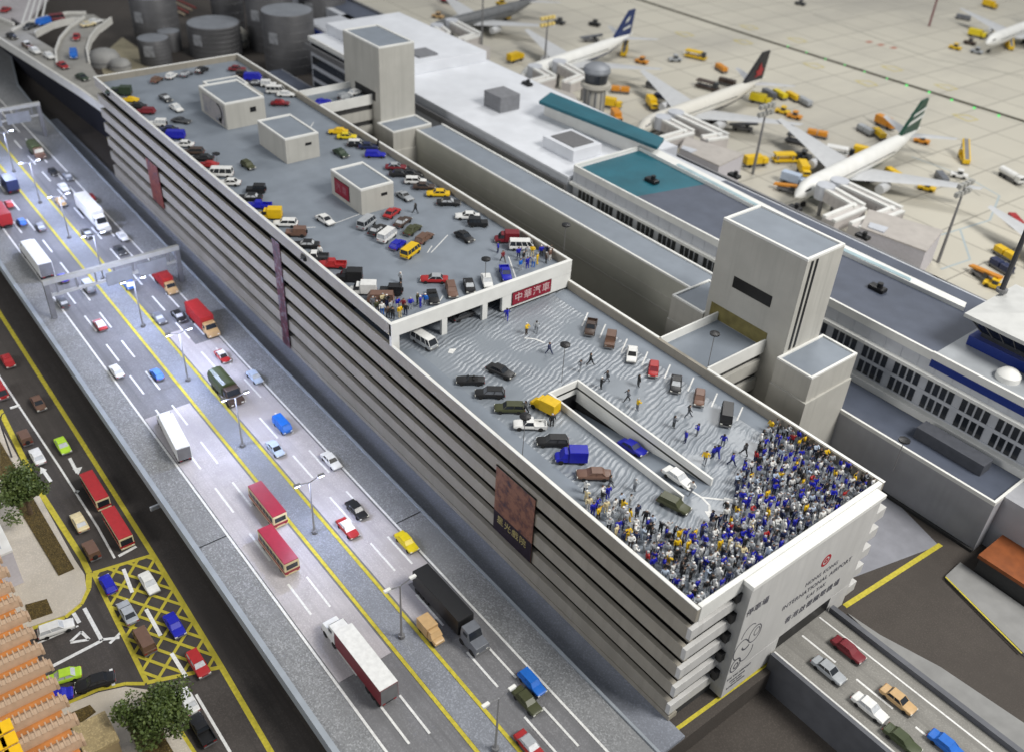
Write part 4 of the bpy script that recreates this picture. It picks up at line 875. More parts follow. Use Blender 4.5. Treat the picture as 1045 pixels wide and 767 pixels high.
for k in range(4): 
    a, b = at(22+k*7, 25-k*2, ZE-3), at(34+k*5, -10, ZE-3); wline(hb, Vector((a.x, a.y, 0)), Vector((b.x, b.y, 0)), .6, ZE-2.98)
struct('road_marking', hb, LINEW)
# ------------------------------------------------------------------ highway gantries, street lamps
def gantry(x, yl, yr, ht, lb):
    t = thing('sign_gantry', lb, 'gantry', (x, (yl+yr)/2, ZH)); h = (yr-yl)/2
    for s in (-1, 1):
        MB().box(-.45, .45, s*h-.45, s*h+.45, 0, ht).build('post', METAL, t, bevel=.05)
    MB().box(-.4, .4, -h-.5, h+.5, ht+.002, ht+.9).build('beam', mat('gantry_grey', (.33, .33, .31), .6, .08, .6), t, bevel=.06)
    MB().box(-.25, .25, -h, h, ht-2.6, ht-2.1).build('beam', mat('gantry_grey', (.33, .33, .31)), t)
    for a, b in ((-.15, .25), (.35, .8)):
        MB().box(.3, .5, h*a, h*b, ht-3.4, ht-.7).build('sign_back', mat('sign_back_grey', (.20, .21, .225), .6, .1, .6), t)
    for k in range(7): 
        y = -h+2*h*(k+.5)/7; MB().box(-.15, .15, y-.15, y+.15, ht-2.1, ht).build('strut', METAL, t)
    return t
gantry(-126.5, -31.6, -7.4, 7.0, 'grey sign gantry spanning the highway seen from behind')
gantry(-214.5, -31.6, -7.0, 8.0, 'second sign gantry further up the highway below the elevated road')
BULB = mat('lamp_bulb', (.85, .92, 1.0), .3, 0, emit=9.0); BULBO = mat('lamp_bulb_off', (.6, .62, .62), .3, 0)
LG = 'double armed street lamps along the median'
places = ['in the foreground by the bottom edge', 'beside the tan van and the black articulated lorry', 'beside the red car near the two buses', 'below the green canvas truck', 'above the green canvas truck', 'just below the sign gantry', 'just above the sign gantry', 'beside the white articulated truck up the road', 'by the blue van far up the road', 'furthest up the road below the second gantry']
for k, x in enumerate((-8.8, -28.2, -50.6, -73.5, -94.5, -114.8, -135.5, -156, -176, -196)):
    lit = k >= 2
    t = thing('street_lamp', 'double armed street lamp on the median '+places[k], 'street lamp', (x, -19.6, ZH+.03), group=LG)
    MB().tube([(0, 0, 0), (0, 0, 9.6)], [.17, .10], 7).build('pole', mat('lamp_pole', (.30, .30, .31), .4, .05, metal=.4), t); MB().cyl(0, 0, 0, .5, .45, 8).build('base', METAL, t)
    MB().tube([(0, -1.6, 9.9), (0, 0, 9.5), (0, 1.6, 9.9)], .09, 6).build('arm', METAL, t)
    for s in (-1, 1):
        MB().box(-.2, .2, s*1.8-.45, s*1.8+.45, 9.9, 10.08).build('lamp_head', WHITE if not lit else METAL, t)
        MB().box(-.17, .17, s*1.8-.36, s*1.8+.36, 9.72, 9.899).build('bulb', BULB if lit else BULBO, t)
    if lit:
        for s in (-1, 1):
            l = bpy.data.lights.new('street_lamp_light', 'POINT'); l.energy = 4000 if k > 3 else 2300; l.color = (.60, .68, 1.0); l.shadow_soft_size = .4
            o = bpy.data.objects.new('street_lamp_light', l); COL.objects.link(o); o.location = (x, -19.6+s*1.9, ZH+9.4)
l = bpy.data.lights.new('far_road_light', 'POINT'); l.energy = 1200; l.color = (.62, .7, 1); l.shadow_soft_size = 1; o = bpy.data.objects.new('far_road_light', l); COL.objects.link(o); q = at(20, 8, ZE+8); o.location = q
# single lamps on the lower road and roof lamps on the garage
for u, v, s, lb in ((12, 466, 1, 'slender single armed lamp leaning over the lower road by the upper tree'),):
    q = at(u, v, ZL+.15); t = thing('street_lamp', lb, 'street lamp', q); MB().tube([(0, 0, 0), (0, 0, 7), (0, .6, 8.4), (0, 2.4, 9)], [.14, .11, .09, .07], 6).build('pole', mat('lamp_pole_dark', (.07, .07, .075), .5, .1), t); MB().box(-.2, .2, 2.0, 3.4, 8.93, 9.1).build('lamp_head', WHITE, t)
q = at(187, 690, ZL+4); 
for u, v, zf, h, lb in ((223, 176, ZU, 3.5, 'black disc topped lamp among white vehicles on the left of the upper roof'), (495, 290, ZU, 4.3, 'black disc topped lamp above the white car at the front of the upper roof'), (575, 258, ZU, 5.0, 'black disc topped lamp at the front right corner of the upper roof'),
                    (573, 390, ZD, 6.3, 'black disc topped lamp behind the ramp well'), (533, 466, ZD, 6.5, 'black disc topped lamp by the left parapet of the lower roof'), (722, 376, ZD, 6.0, 'black disc topped lamp at the bridge to the right tower'), (911, 480, ZD, 5.0, 'black disc topped lamp at the far right corner of the lower roof')):
    q = at(u, v, zf); t = thing('roof_lamp', lb, 'lamp', q, group='disc topped lamps on the garage roof')
    MB().tube([(0, 0, 0), (0, 0, h)], .055, 5).build('pole', METAL, t); MB().lathe(0, 0, [(.2, h+.001), (.75, h+.1), (.75, h+.3), (.2, h+.4)], 12).build('disc', BLACK, t)
#@@PART3
# ================================================================== ROAD VEHICLES
def ringy(x, prof):                      # half profile (y,z) mirrored to a closed ring at station x
    return [(x, y, z) for y, z in prof]+[(x, -y, z) for y, z in reversed(prof)]
def body_loft(st):                       # stations (x, half width, z low, z top)
    return MB().loft([ringy(x, [(w_*.86, z0), (w_, z0+.12), (w_*1.0, z0+(z1-z0)*.62), (w_*.90, z1)]) for x, w_, z0, z1 in st])
def frustum(bx0, bx1, tx0, tx1, wb, wt, z0, z1, ins=0):
    r = lambda x0, x1, w_, z: [(x0, -w_, z), (x1, -w_, z), (x1, w_, z), (x0, w_, z)]
    return MB().loft([r(bx0+ins, bx1-ins, wb-ins, z0), r(tx0+ins, tx1-ins, wt-ins, z1)])
def pillars(mb, bx0, bx1, tx0, tx1, wb, wt, z0, z1, fr=(0, .5, 1), th=.07):
    for f in fr:
        xb, xt = bx0+(bx1-bx0)*f, tx0+(tx1-tx0)*f
        for s in (1, -1): mb.tube([(xb, s*(wb+.0), z0), (xt, s*(wt+.0), z1)], th, 4)
    return mb
def rim_tyre(x, s, hw, r):
    a = MB().loft([[(x+r*math.cos(2*PI*i/14), s*(hw-.09)+d_, r+r*math.sin(2*PI*i/14)) for i in range(14)] for d_ in (-.1, .1)])
    return a
CACHE = {}
def car_kit(kind):
    if kind in CACHE: return CACHE[kind]
    K = []                               # (part name, mesh, material role)
    def put(n, mb, role, bevel=0, smooth=False): K.append((n, mb.mesh(n, smooth, bevel), role))
    def lights(xf, xr, hw, z):
        for s in (1, -1):
            put('headlight', MB().box(xf-.06, xf+.03, s*hw*.72-.18, s*hw*.72+.18, z, z+.16), 'lamp'); put('taillight', MB().box(xr-.03, xr+.06, s*hw*.72-.2, s*hw*.72+.2, z+.05, z+.2), 'tail')
    def wh(xs, hw, r=.33):
        for x in xs:
            for s in (1, -1): put('wheel', rim_tyre(x, s, hw, r), 'tyre')
    def bump(xf, xr, hw):
        put('bumper', MB().box(xf-.1, xf+.09, -hw*.93, hw*.93, .36, .52), 'trim'); put('bumper', MB().box(xr-.09, xr+.1, -hw*.93, hw*.93, .36, .52), 'trim')
    car = dict(sedan=(2.35, .92, .30, .90, .90, (-1.65, 1.05, -1.05, .30), 1.42), hatch=(2.05, .86, .30, .88, .90, (-1.9, .95, -1.45, .35), 1.45), wagon=(2.4, .93, .32, .92, .92, (-2.2, 1.05, -1.95, .45), 1.52),
               coupe=(2.3, .93, .26, .80, .84, (-1.75, .75, -.75, .10), 1.22), saloon=(2.5, .95, .32, .95, .95, (-1.6, 1.05, -1.15, .35), 1.45))
    if kind in car:
        hl, hw, z0, zh, zb, (a, b, c_, d_), zr_ = car[kind]
        put('body', body_loft([(-hl, hw*.86, z0+.12, zh-.10), (-hl+.14, hw*.96, z0+.02, zh), (-hl*.45, hw, z0, zh+.03), (hl*.3, hw, z0, zh+.01), (hl-.35, hw*.95, z0, zh-.08), (hl-.05, hw*.86, z0+.1, zh-.18)]), 'paint', bevel=.05, smooth=True)
        wt = hw*.74
        put('window_glass', frustum(a, b, c_, d_, hw*.86, wt, zh-.02, zr_-.02, .02), 'glass')
        rf_ = MB().box(c_-.05, d_+.05, -wt-.03, wt+.03, zr_-.05, zr_+.03); pillars(rf_, a, b, c_, d_, hw*.86, wt, zh-.02, zr_-.03)
        put('roof', rf_, 'roof', bevel=.02)
        wh((-hl*.58, hl*.60), hw); lights(hl-.06, -hl, hw, zh-.36); bump(hl-.04, -hl+.04, hw)
    elif kind == 'convertible':
        hl, hw = 2.3, .92
        put('body', body_loft([(-hl, hw*.86, .4, .78), (-hl+.14, hw*.96, .3, .86), (-1, hw, .28, .88), (.9, hw, .28, .88), (hl-.35, hw*.95, .3, .80), (hl-.05, hw*.86, .38, .7)]), 'paint', bevel=.05, smooth=True)
        put('cockpit', MB().box(-1.2, .6, -.7, .7, .8, .93), 'tyre', bevel=.03); put('windscreen', frustum(.55, .75, .25, .32, .78, .66, .86, 1.25), 'glass')
        for s in (1, -1): put('seat', MB().box(-.7, -.4, s*.36-.25, s*.36+.25, .932, 1.2), 'tyre', bevel=.05)
        wh((-hl*.58, hl*.6), hw); lights(hl-.06, -hl, hw, .5); bump(hl-.04, -hl+.04, hw)
    elif kind in ('van', 'minibus'):
        hl, hw, zr_ = (2.35, .95, 2.0) if kind == 'van' else (2.6, .98, 2.05)
        put('body', body_loft([(-hl, hw*.94, .4, 1.08), (-hl+.1, hw, .32, 1.12), (hl-.5, hw, .32, 1.12), (hl-.08, hw*.92, .38, 1.0)]), 'paint', bevel=.05, smooth=True)
        put('window_glass', frustum(-hl+.06, hl-.15, -hl+.2, hl-.75, hw*.95, hw*.84, 1.08, zr_-.04, .02), 'glass')
        q = MB().box(-hl+.15, hl-.68, -hw*.87, hw*.87, zr_-.06, zr_+.04); pillars(q, -hl+.06, hl-.15, -hl+.2, hl-.75, hw*.95, hw*.84, 1.08, zr_-.04, (0, .27, .55, .8, 1), .075)
        put('roof', q, 'roof', bevel=.03); wh((-hl*.6, hl*.62), hw); lights(hl-.06, -hl, hw, .66); bump(hl-.04, -hl+.02, hw)
    elif kind == 'box_van':
        put('body', body_loft([(1.25, .92, .34, 1.15), (2.1, .88, .34, 1.02), (2.35, .78, .4, .85)]), 'paint', bevel=.05, smooth=True)
        put('cargo_box', MB().box(-2.4, .35, -1.0, 1.0, .42, 2.35), 'box', bevel=.09)
        put('cab', frustum(.35, 1.55, .36, 1.05, .92, .82, .42, 2.0), 'paint', bevel=.05)
        put('window_glass', frustum(.55, 1.60, .50, 1.12, .945, .85, 1.2, 1.85), 'glass'); wh((-1.5, 1.5), .98, .38); lights(2.3, -2.4, .9, .6); bump(2.33, -2.36, .92)
    elif kind == 'jeep':
        put('body', MB().box(-1.95, 1.95, -.88, .88, .42, 1.08), 'paint', bevel=.08); put('window_glass', frustum(-1.9, .55, -1.85, .35, .84, .76, 1.081, 1.78), 'glass')
        q = MB().box(-1.9, .42, -.80, .80, 1.77, 1.86); pillars(q, -1.88, .55, -1.85, .35, .84, .76, 1.08, 1.78, (0, .35, .7, 1), .07); put('roof', q, 'roof', bevel=.03)
        put('spare_wheel', MB().loft([[(-2.1+d_, .36*math.cos(2*PI*i/12), 1.0+.36*math.sin(2*PI*i/12)) for i in range(12)] for d_ in (-.08, .13)]), 'tyre'); wh((-1.2, 1.25), .9, .4); lights(1.92, -1.95, .85, .72); bump(1.98, -1.98, .88)
    elif kind == 'pickup':
        q = body_loft([(-.65, .93, .36, .98), (1.3, .93, .36, .98), (2.3, .9, .36, .92), (2.55, .82, .42, .8)]); put('body', q, 'paint', bevel=.04, smooth=True)
        b = MB().box(-2.55, -.66, -.93, .93, .42, .62)
        for s in (1, -1): b.box(-2.55, -.66, s*.87-.06, s*.87+.06, .621, 1.02)
        b.box(-2.55, -2.45, -.80, .80, .622, 1.0); put('cargo_bed', b, 'paint')
        put('window_glass', frustum(-.6, 1.1, -.45, .55, .84, .72, .96, 1.58), 'glass'); r_ = MB().box(-.5, .6, -.75, .75, 1.56, 1.64); pillars(r_, -.6, 1.1, -.45, .55, .84, .72, .96, 1.58, (0, 1), .07); put('roof', r_, 'roof', bevel=.03)
        wh((-1.6, 1.65), .95, .38); lights(2.5, -2.55, .9, .62); bump(2.53, -2.53, .92)
    elif kind == 'bus':
        put('body', MB().box(-4.6, 4.6, -1.25, 1.25, .45, 3.0), 'paint', bevel=.1)
        for s in (1, -1):
            for k in range(7): put('window_glass', MB().box(-4.2+k*1.2, -3.2+k*1.2, s*1.27-.02, s*1.27+.02, 1.6, 2.6), 'glass')
        put('windscreen', MB().box(4.585, 4.64, -1.05, 1.05, 1.35, 2.65), 'glass'); put('rear_window', MB().box(-4.64, -4.585, -.95, .95, 1.7, 2.6), 'glass')
        put('roof', MB().box(-4.55, 4.55, -1.22, 1.22, 3.001, 3.18), 'roof', bevel=.06); put('side_band', MB().box(-4.62, 4.62, -1.28, 1.28, .9, 1.35), 'roof')
        wh((-2.7, 2.9), 1.2, .5); lights(4.6, -4.6, 1.2, .7)
    elif kind in ('box_truck', 'army_truck', 'container_truck'):
        L_ = 9.5 if kind == 'container_truck' else 7.4
        x0 = -L_/2; xc = L_/2-2.4
        put('chassis', MB().box(x0, L_/2-.3, -.85, .85, .55, .95), 'tyre')
        if kind == 'army_truck':
            put('canvas_cover', MB().loft([ringy(x, [(1.2, 1.0), (1.25, 2.3), (.95, 2.85), (.4, 3.0)]) for x in (x0, xc-.15)]), 'box', bevel=.04)
        else:
            put('cargo_box', MB().box(x0, xc-.15, -1.25, 1.25, 1.0, 3.45), 'box', bevel=.05)
            rb = MB()
            n_ = int((xc-.15-x0)/.5)
            for k in range(n_+1):
                for s in (1, -1): rb.box(x0+.05+k*.5, x0+.15+k*.5, s*1.27-.02, s*1.27+.02, 1.05, 3.4)
            put('box_ribs', rb, 'box'); put('rear_door', MB().box(x0-.05, x0+.01, -1.15, 1.15, 1.1, 3.35), 'box')
        put('cab', MB().loft([ringy(x, [(1.1, .5), (1.15, 1.0), (1.15, z_*.7), (1.0, z_)]) for x, z_ in ((xc, 2.6), (xc+1.1, 2.6), (xc+1.5, 1.75), (L_/2, 1.6))]), 'paint', bevel=.06)
        put('windscreen', MB().add([(xc+1.14, -.92, 2.5), (xc+1.14, .92, 2.5), (xc+1.53, .98, 1.72), (xc+1.53, -.98, 1.72), (xc+1.18, -.92, 2.55), (xc+1.18, .92, 2.55), (xc+1.57, .98, 1.77), (xc+1.57, -.98, 1.77)], [(0, 1, 2, 3), (7, 6, 5, 4), (0, 4, 5, 1), (1, 5, 6, 2), (2, 6, 7, 3), (3, 7, 4, 0)]), 'glass')
        for s in (1, -1): put('side_window', MB().box(xc+.3, xc+1.05, s*1.13-.03, s*1.13+.03, 1.65, 2.35), 'glass')
        wh((x0+1.2, x0+2.3, L_/2-1.1), 1.15, .5); lights(L_/2, x0, 1.1, .75)
    elif kind == 'artic':
        put('trailer_chassis', MB().box(-7.4, 4.2, -.9, .9, .75, 1.05), 'tyre'); put('trailer', MB().box(-7.5, 3.5, -1.3, 1.3, 1.1, 3.9), 'box', bevel=.06)
        put('trailer_roof', MB().box(-7.48, 3.48, -1.28, 1.28, 3.902, 3.98), 'roof', bevel=.02); put('rear_door', MB().box(-7.56, -7.49, -1.2, 1.2, 1.2, 3.8), 'trim')
        put('cab', MB().loft([ringy(x, [(1.15, .5), (1.2, 1.0), (1.2, z_*.75), (1.05, z_)]) for x, z_ in ((3.9, 3.3), (5.4, 3.2), (5.8, 2.0), (7.3, 1.8))]), 'paint', bevel=.08)
        put('windscreen', MB().add([(5.44, -.95, 3.1), (5.44, .95, 3.1), (5.84, 1.02, 2.0), (5.84, -1.02, 2.0), (5.48, -.95, 3.14), (5.48, .95, 3.14), (5.88, 1.02, 2.05), (5.88, -1.02, 2.05)], [(0, 1, 2, 3), (7, 6, 5, 4), (0, 4, 5, 1), (1, 5, 6, 2), (2, 6, 7, 3), (3, 7, 4, 0)]), 'glass')
        for s in (1, -1): put('side_window', MB().box(4.5, 5.3, s*1.17-.03, s*1.17+.03, 2.1, 2.9), 'glass')
        put('chassis', MB().box(3.6, 7.2, -.85, .85, .55, .9), 'tyre'); wh((-6.6, -5.4, -4.2, 4.2, 6.4), 1.2, .52); lights(7.28, -7.5, 1.1, .85); put('bumper', MB().box(7.2, 7.4, -1.2, 1.2, .45, .75), 'trim')
    elif kind == 'lorry_trailer':        # trailer seen without its roof colour change
        return car_kit('artic')
    CACHE[kind] = K
    return K
HGT = dict(sedan=.6, hatch=.65, wagon=.7, coupe=.5, saloon=.65, convertible=.45, van=1.0, minibus=1.0, box_van=1.15, jeep=.9, pickup=.7, bus=1.6, box_truck=1.7, army_truck=1.5, container_truck=1.7, artic=1.9)
NAMES = dict(sedan='parked_car', hatch='hatchback', wagon='estate_car', coupe='sports_car', saloon='saloon_car', convertible='convertible', van='van', minibus='minibus', box_van='delivery_van', jeep='off_road_car', pickup='pickup_truck', bus='bus', box_truck='box_truck', army_truck='canvas_truck', container_truck='container_truck', artic='articulated_truck')
CATS = dict(van='van', minibus='minibus', box_van='van', pickup='pickup', bus='bus', box_truck='truck', army_truck='truck', container_truck='truck', artic='truck', jeep='jeep')
def vehicle(kind, col, u, v, z, ang, lb, group, glass='d', roof=None, box=None, sc=1.0):
    """ang: degrees in the world, or (du, dv): the nose's direction in the photograph"""
    p = at(u, v, z+HGT[kind])
    if isinstance(ang, tuple):
        q = at(u+ang[0]*6, v+ang[1]*6, z+HGT[kind]); a = math.atan2(q.y-p.y, q.x-p.x)
    else: a = math.radians(ang)
    t = thing(NAMES[kind], lb, CATS.get(kind, 'car'), (p.x, p.y, z), a, group)
    t.scale = (sc, sc, sc)
    C = PAINT[col]
    role = dict(paint=C, roof=PAINT[roof] if roof else C, box=PAINT[box] if box else C, glass={'d': GLASSD, 's': GLASSS, 'b': BLACK}.get(glass) or PAINT[glass], tyre=TYRE, lamp=LAMPC, tail=TAIL, trim=METAL)
    for n, me, r in car_kit(kind):
        if not me.materials: me.materials.append(TYRE)
        o = bpy.data.objects.new(n, me); COL.objects.link(o); o.parent = t
        o.material_slots[0].link = 'OBJECT'; o.material_slots[0].material = role[r]
    return t
ROW = 'cars parked on the upper roof deck'
LFT, RGT, NEAR, DIA, DN = (-1, -.02), (1, .02), (1, .62), (1, -.75), (.28, 1)
up = [
 ('box_van', 'green', 124, 92, LFT, 'black green box van in the far left corner of the upper roof', {}), ('jeep', 'green', 116, 93, LFT, 'small dark green jeep in the extreme far left corner of the upper roof', {}),
 ('coupe', 'yellow', 132, 102, LFT, 'yellow sports car second from the far left corner of the upper roof', {'glass': 'yellow'}), ('sedan', 'black', 139, 108, LFT, 'black car squeezed between the yellow sports car and a dark red estate', {}),
 ('wagon', 'darkred', 148, 113, LFT, 'dark red estate car at the far left parapet', {'glass': 'darkred'}), ('jeep', 'white', 161, 125, LFT, 'white jeep like van alone at the left parapet beside blue vans', {'glass': 's'}),
 ('sedan', 'navy', 171, 132, LFT, 'navy car half hidden behind the bright blue van', {}), ('van', 'blue', 178, 137, LFT, 'bright blue van at the left parapet opposite the tall roof hut', {'glass': 'blue'}),
 ('sedan', 'white', 187, 147, LFT, 'white saloon next to the bright blue van at the left parapet', {}), ('wagon', 'dkbrown', 197, 154, LFT, 'dark brown estate car next to a white saloon at the left parapet', {}),
 ('sedan', 'black', 207, 161, LFT, 'black car between a dark brown estate and a red car at the left parapet', {}), ('coupe', 'red', 212, 168, LFT, 'red car behind the disc lamp at the left parapet', {'glass': 'red'}),
 ('minibus', 'white', 225, 175, LFT, 'white minibus below the disc lamp at the left parapet', {}), ('sedan', 'white', 234, 186, LFT, 'white car with black windows just below the white minibus', {'glass': 'b'}),
 ('jeep', 'black', 261, 192, LFT, 'tall black jeep behind a black saloon at the left parapet', {}), ('saloon', 'black', 255, 201, LFT, 'long black saloon in front of a tall black jeep at the left parapet', {'glass': 's'}),
 ('pickup', 'blue', 264, 209, LFT, 'blue pickup next to the yellow delivery van at the left parapet', {'glass': 'blue'}), ('box_van', 'yellow', 275, 217, LFT, 'yellow delivery van at the left parapet', {'glass': 'b'}),
 ('wagon', 'white', 291, 227, LFT, 'white estate car with black windows below the yellow delivery van', {}), ('jeep', 'rust', 302, 236, LFT, 'brown jeep between white and black cars at the left parapet', {'glass': 'rust'}),
 ('saloon', 'black', 312, 249, LFT, 'black saloon with silvery windows below the brown jeep', {'glass': 's'}), ('pickup', 'dkgrey', 321, 261, LFT, 'small dark grey pickup with a pale cab above the red pickup', {'roof': 'white'}),
 ('pickup', 'red', 339, 269, LFT, 'red pickup at the left parapet', {'glass': 'red'}), ('box_van', 'black', 356, 280, LFT, 'black delivery van between the red pickup and a white van', {}),
 ('box_van', 'white', 370, 293, LFT, 'white delivery van near the front left corner of the upper roof', {}), ('van', 'rust', 388, 303, LFT, 'brown van last in the left row beside the bystanders', {'glass': 'rust'}),
 ('jeep', 'black', 399, 295, LFT, 'small black jeep right of the white delivery van', {'glass': 'b'}),
 ('hatch', 'brown', 160, 81, (1, -.6), 'brown car leftmost of four along the far parapet', {'glass': 'brown'}), ('hatch', 'white', 175, 77, (1, -.6), 'white car second of four along the far parapet', {'glass': 's'}),
 ('hatch', 'grey', 190, 75, (1, -.6), 'grey car third of four along the far parapet', {'glass': 's'}), ('wagon', 'black', 206, 71, (1, -.6), 'black car rightmost of four along the far parapet', {}),
 ('sedan', 'dkgrey', 169, 100, NEAR, 'dark grey car nose to tail behind a white car in the far aisle', {'glass': 's'}), ('sedan', 'white', 180, 110, NEAR, 'white car driving just ahead of a dark grey car in the far aisle', {'glass': 's'}),
 ('coupe', 'dkgrey', 185, 123, (1, .15), 'dark grey low car standing left of the tall roof hut', {}), ('hatch', 'olive', 253, 168, NEAR, 'olive sports car in the aisle right of the disc lamp', {'glass': 'olive'}),
 ('sedan', 'darkred', 242, 70, RGT, 'dark red car at the far end of the right row', {}), ('jeep', 'dkbrown', 249, 75, RGT, 'dark brown jeep between dark red and blue vehicles in the far right row', {}),
 ('van', 'blue', 258, 78, RGT, 'blue van behind the tall roof hut', {'glass': 'blue'}), ('sedan', 'dkgrey', 262, 85, RGT, 'dark grey car in front of the blue van behind the hut', {'glass': 's'}),
 ('jeep', 'white', 274, 85, RGT, 'white jeep behind a white van in the far right row', {'glass': 's'}), ('van', 'white', 281, 91, RGT, 'white van in the far right row by the notch of the parapet', {}),
 ('sedan', 'white', 292, 96, RGT, 'small white car at the parapet corner beside the left bridge', {'glass': 's'}), ('sedan', 'darkred', 286, 105, RGT, 'dark red car in the aisle between the huts and the left bridge', {'glass': 'red'}),
 ('sedan', 'blue', 329, 104, (1, -.25), 'blue car turning onto the left bridge', {'glass': 'blue'}), ('jeep', 'silver', 352, 98, (1, -.3), 'pale car left of two on the left bridge', {'glass': 's'}), ('sedan', 'white', 363, 94, (1, -.3), 'white car deeper on the left bridge by the dark doorway', {'glass': 's'}),
 ('sedan', 'yellow', 345, 134, LFT, 'yellow car at the right parapet just below the left bridge', {'glass': 'yellow'}), ('sedan', 'taxi', 354, 139, RGT, 'yellow car with dark lower body beside the all yellow one', {'glass': 'd'}),
 ('wagon', 'black', 365, 146, RGT, 'black car with white roof in the right row', {'roof': 'white'}), ('sedan', 'navy', 376, 149, RGT, 'navy car half hidden behind the bright blue one in the right row', {}),
 ('wagon', 'blue', 383, 157, RGT, 'bright blue estate car in the right row', {'glass': 'blue'}), ('sedan', 'green', 348, 156, NEAR, 'dark green car in the right aisle between two huts', {'glass': 'green'}),
 ('sedan', 'darkred', 404, 170, RGT, 'dark red car with silver roof behind the red signed hut', {'roof': 'silver'}), ('sedan', 'black', 408, 177, RGT, 'black car in front of the dark red one behind the red signed hut', {}),
 ('sedan', 'black', 420, 177, RGT, 'second black car further right behind the red signed hut', {}), ('wagon', 'white', 424, 184, RGT, 'white car with black windows in the right row', {'glass': 'b'}),
 ('sedan', 'dkbrown', 433, 190, RGT, 'dark brown car just behind the yellow saloon', {}), ('saloon', 'yellow', 447, 197, LFT, 'yellow saloon in the middle of the right row', {}),
 ('saloon', 'black', 458, 206, RGT, 'black saloon directly in front of the yellow saloon in the right row', {'glass': 's'}), ('coupe', 'silver', 413, 200, NEAR, 'silver sports car right of the red signed hut', {'glass': 'b'}),
 ('saloon', 'white', 477, 220, LFT, 'white car in the right row beside a black jeep', {'glass': 'b'}), ('jeep', 'black', 488, 226, RGT, 'black jeep in the right row overlapping a white car', {}),
 ('sedan', 'black', 474, 241, NEAR, 'black car alone in the right aisle', {}),
 ('van', 'silver', 374, 226, DIA, 'grey van at the head of the middle parking block', {'glass': 'd'}), ('sedan', 'black', 385, 234, DIA, 'black car second in the near line of the middle parking block', {'glass': 's'}),
 ('van', 'white', 395, 239, DIA, 'white van in the middle parking block', {'glass': 's'}), ('hatch', 'blue', 406, 249, DIA, 'bright blue car in the middle parking block', {'glass': 'blue'}),
 ('van', 'yellow', 419, 255, DIA, 'yellow van at the near end of the middle parking block', {'glass': 'd'}), ('sedan', 'red', 400, 217, DIA, 'red car at the far end of the middle parking block', {}),
 ('sedan', 'dkbrown', 411, 226, DIA, 'very dark brown car between the red and the olive cars', {'glass': 's'}), ('sedan', 'olive', 421, 234, DIA, 'olive car in the middle parking block', {'glass': 'olive'}),
 ('wagon', 'brown', 433, 242, DIA, 'brown estate car at the right end of the middle parking block', {'glass': 'brown'}), ('sedan', 'white', 332, 224, NEAR, 'white car alone in the middle of the left aisle', {}),
 ('box_van', 'darkred', 517, 241, LFT, 'dark red box van at the front of the right row', {'glass': 'd'}), ('van', 'white', 532, 249, RGT, 'white van at the front right corner beside the bystanders', {}),
 ('saloon', 'red', 443, 284, LFT, 'red saloon with silver roof across the front aisle', {'roof': 'silver'}), ('convertible', 'black', 442, 303, DN, 'black car leftmost in the front row at the parapet', {}),
 ('wagon', 'rust', 461, 295, DN, 'brown estate car second in the front row at the parapet', {'glass': 'rust'}), ('sedan', 'black', 479, 291, DN, 'black car with grey bonnet third in the front row', {'glass': 's'}),
 ('sedan', 'white', 497, 286, DN, 'white car under the disc lamp in the front row', {'glass': 's'}), ('pickup', 'blue', 516, 278, DN, 'bright blue pickup last in the front row', {'glass': 'navy'}),
]
for k, col, u, v, ang, lb, kw in up: vehicle(k, col, u, v, ZU+.005, ang, lb, ROW, sc=.88, **kw)
LOW = 'cars on the lower roof deck'
zl = ZD+.02
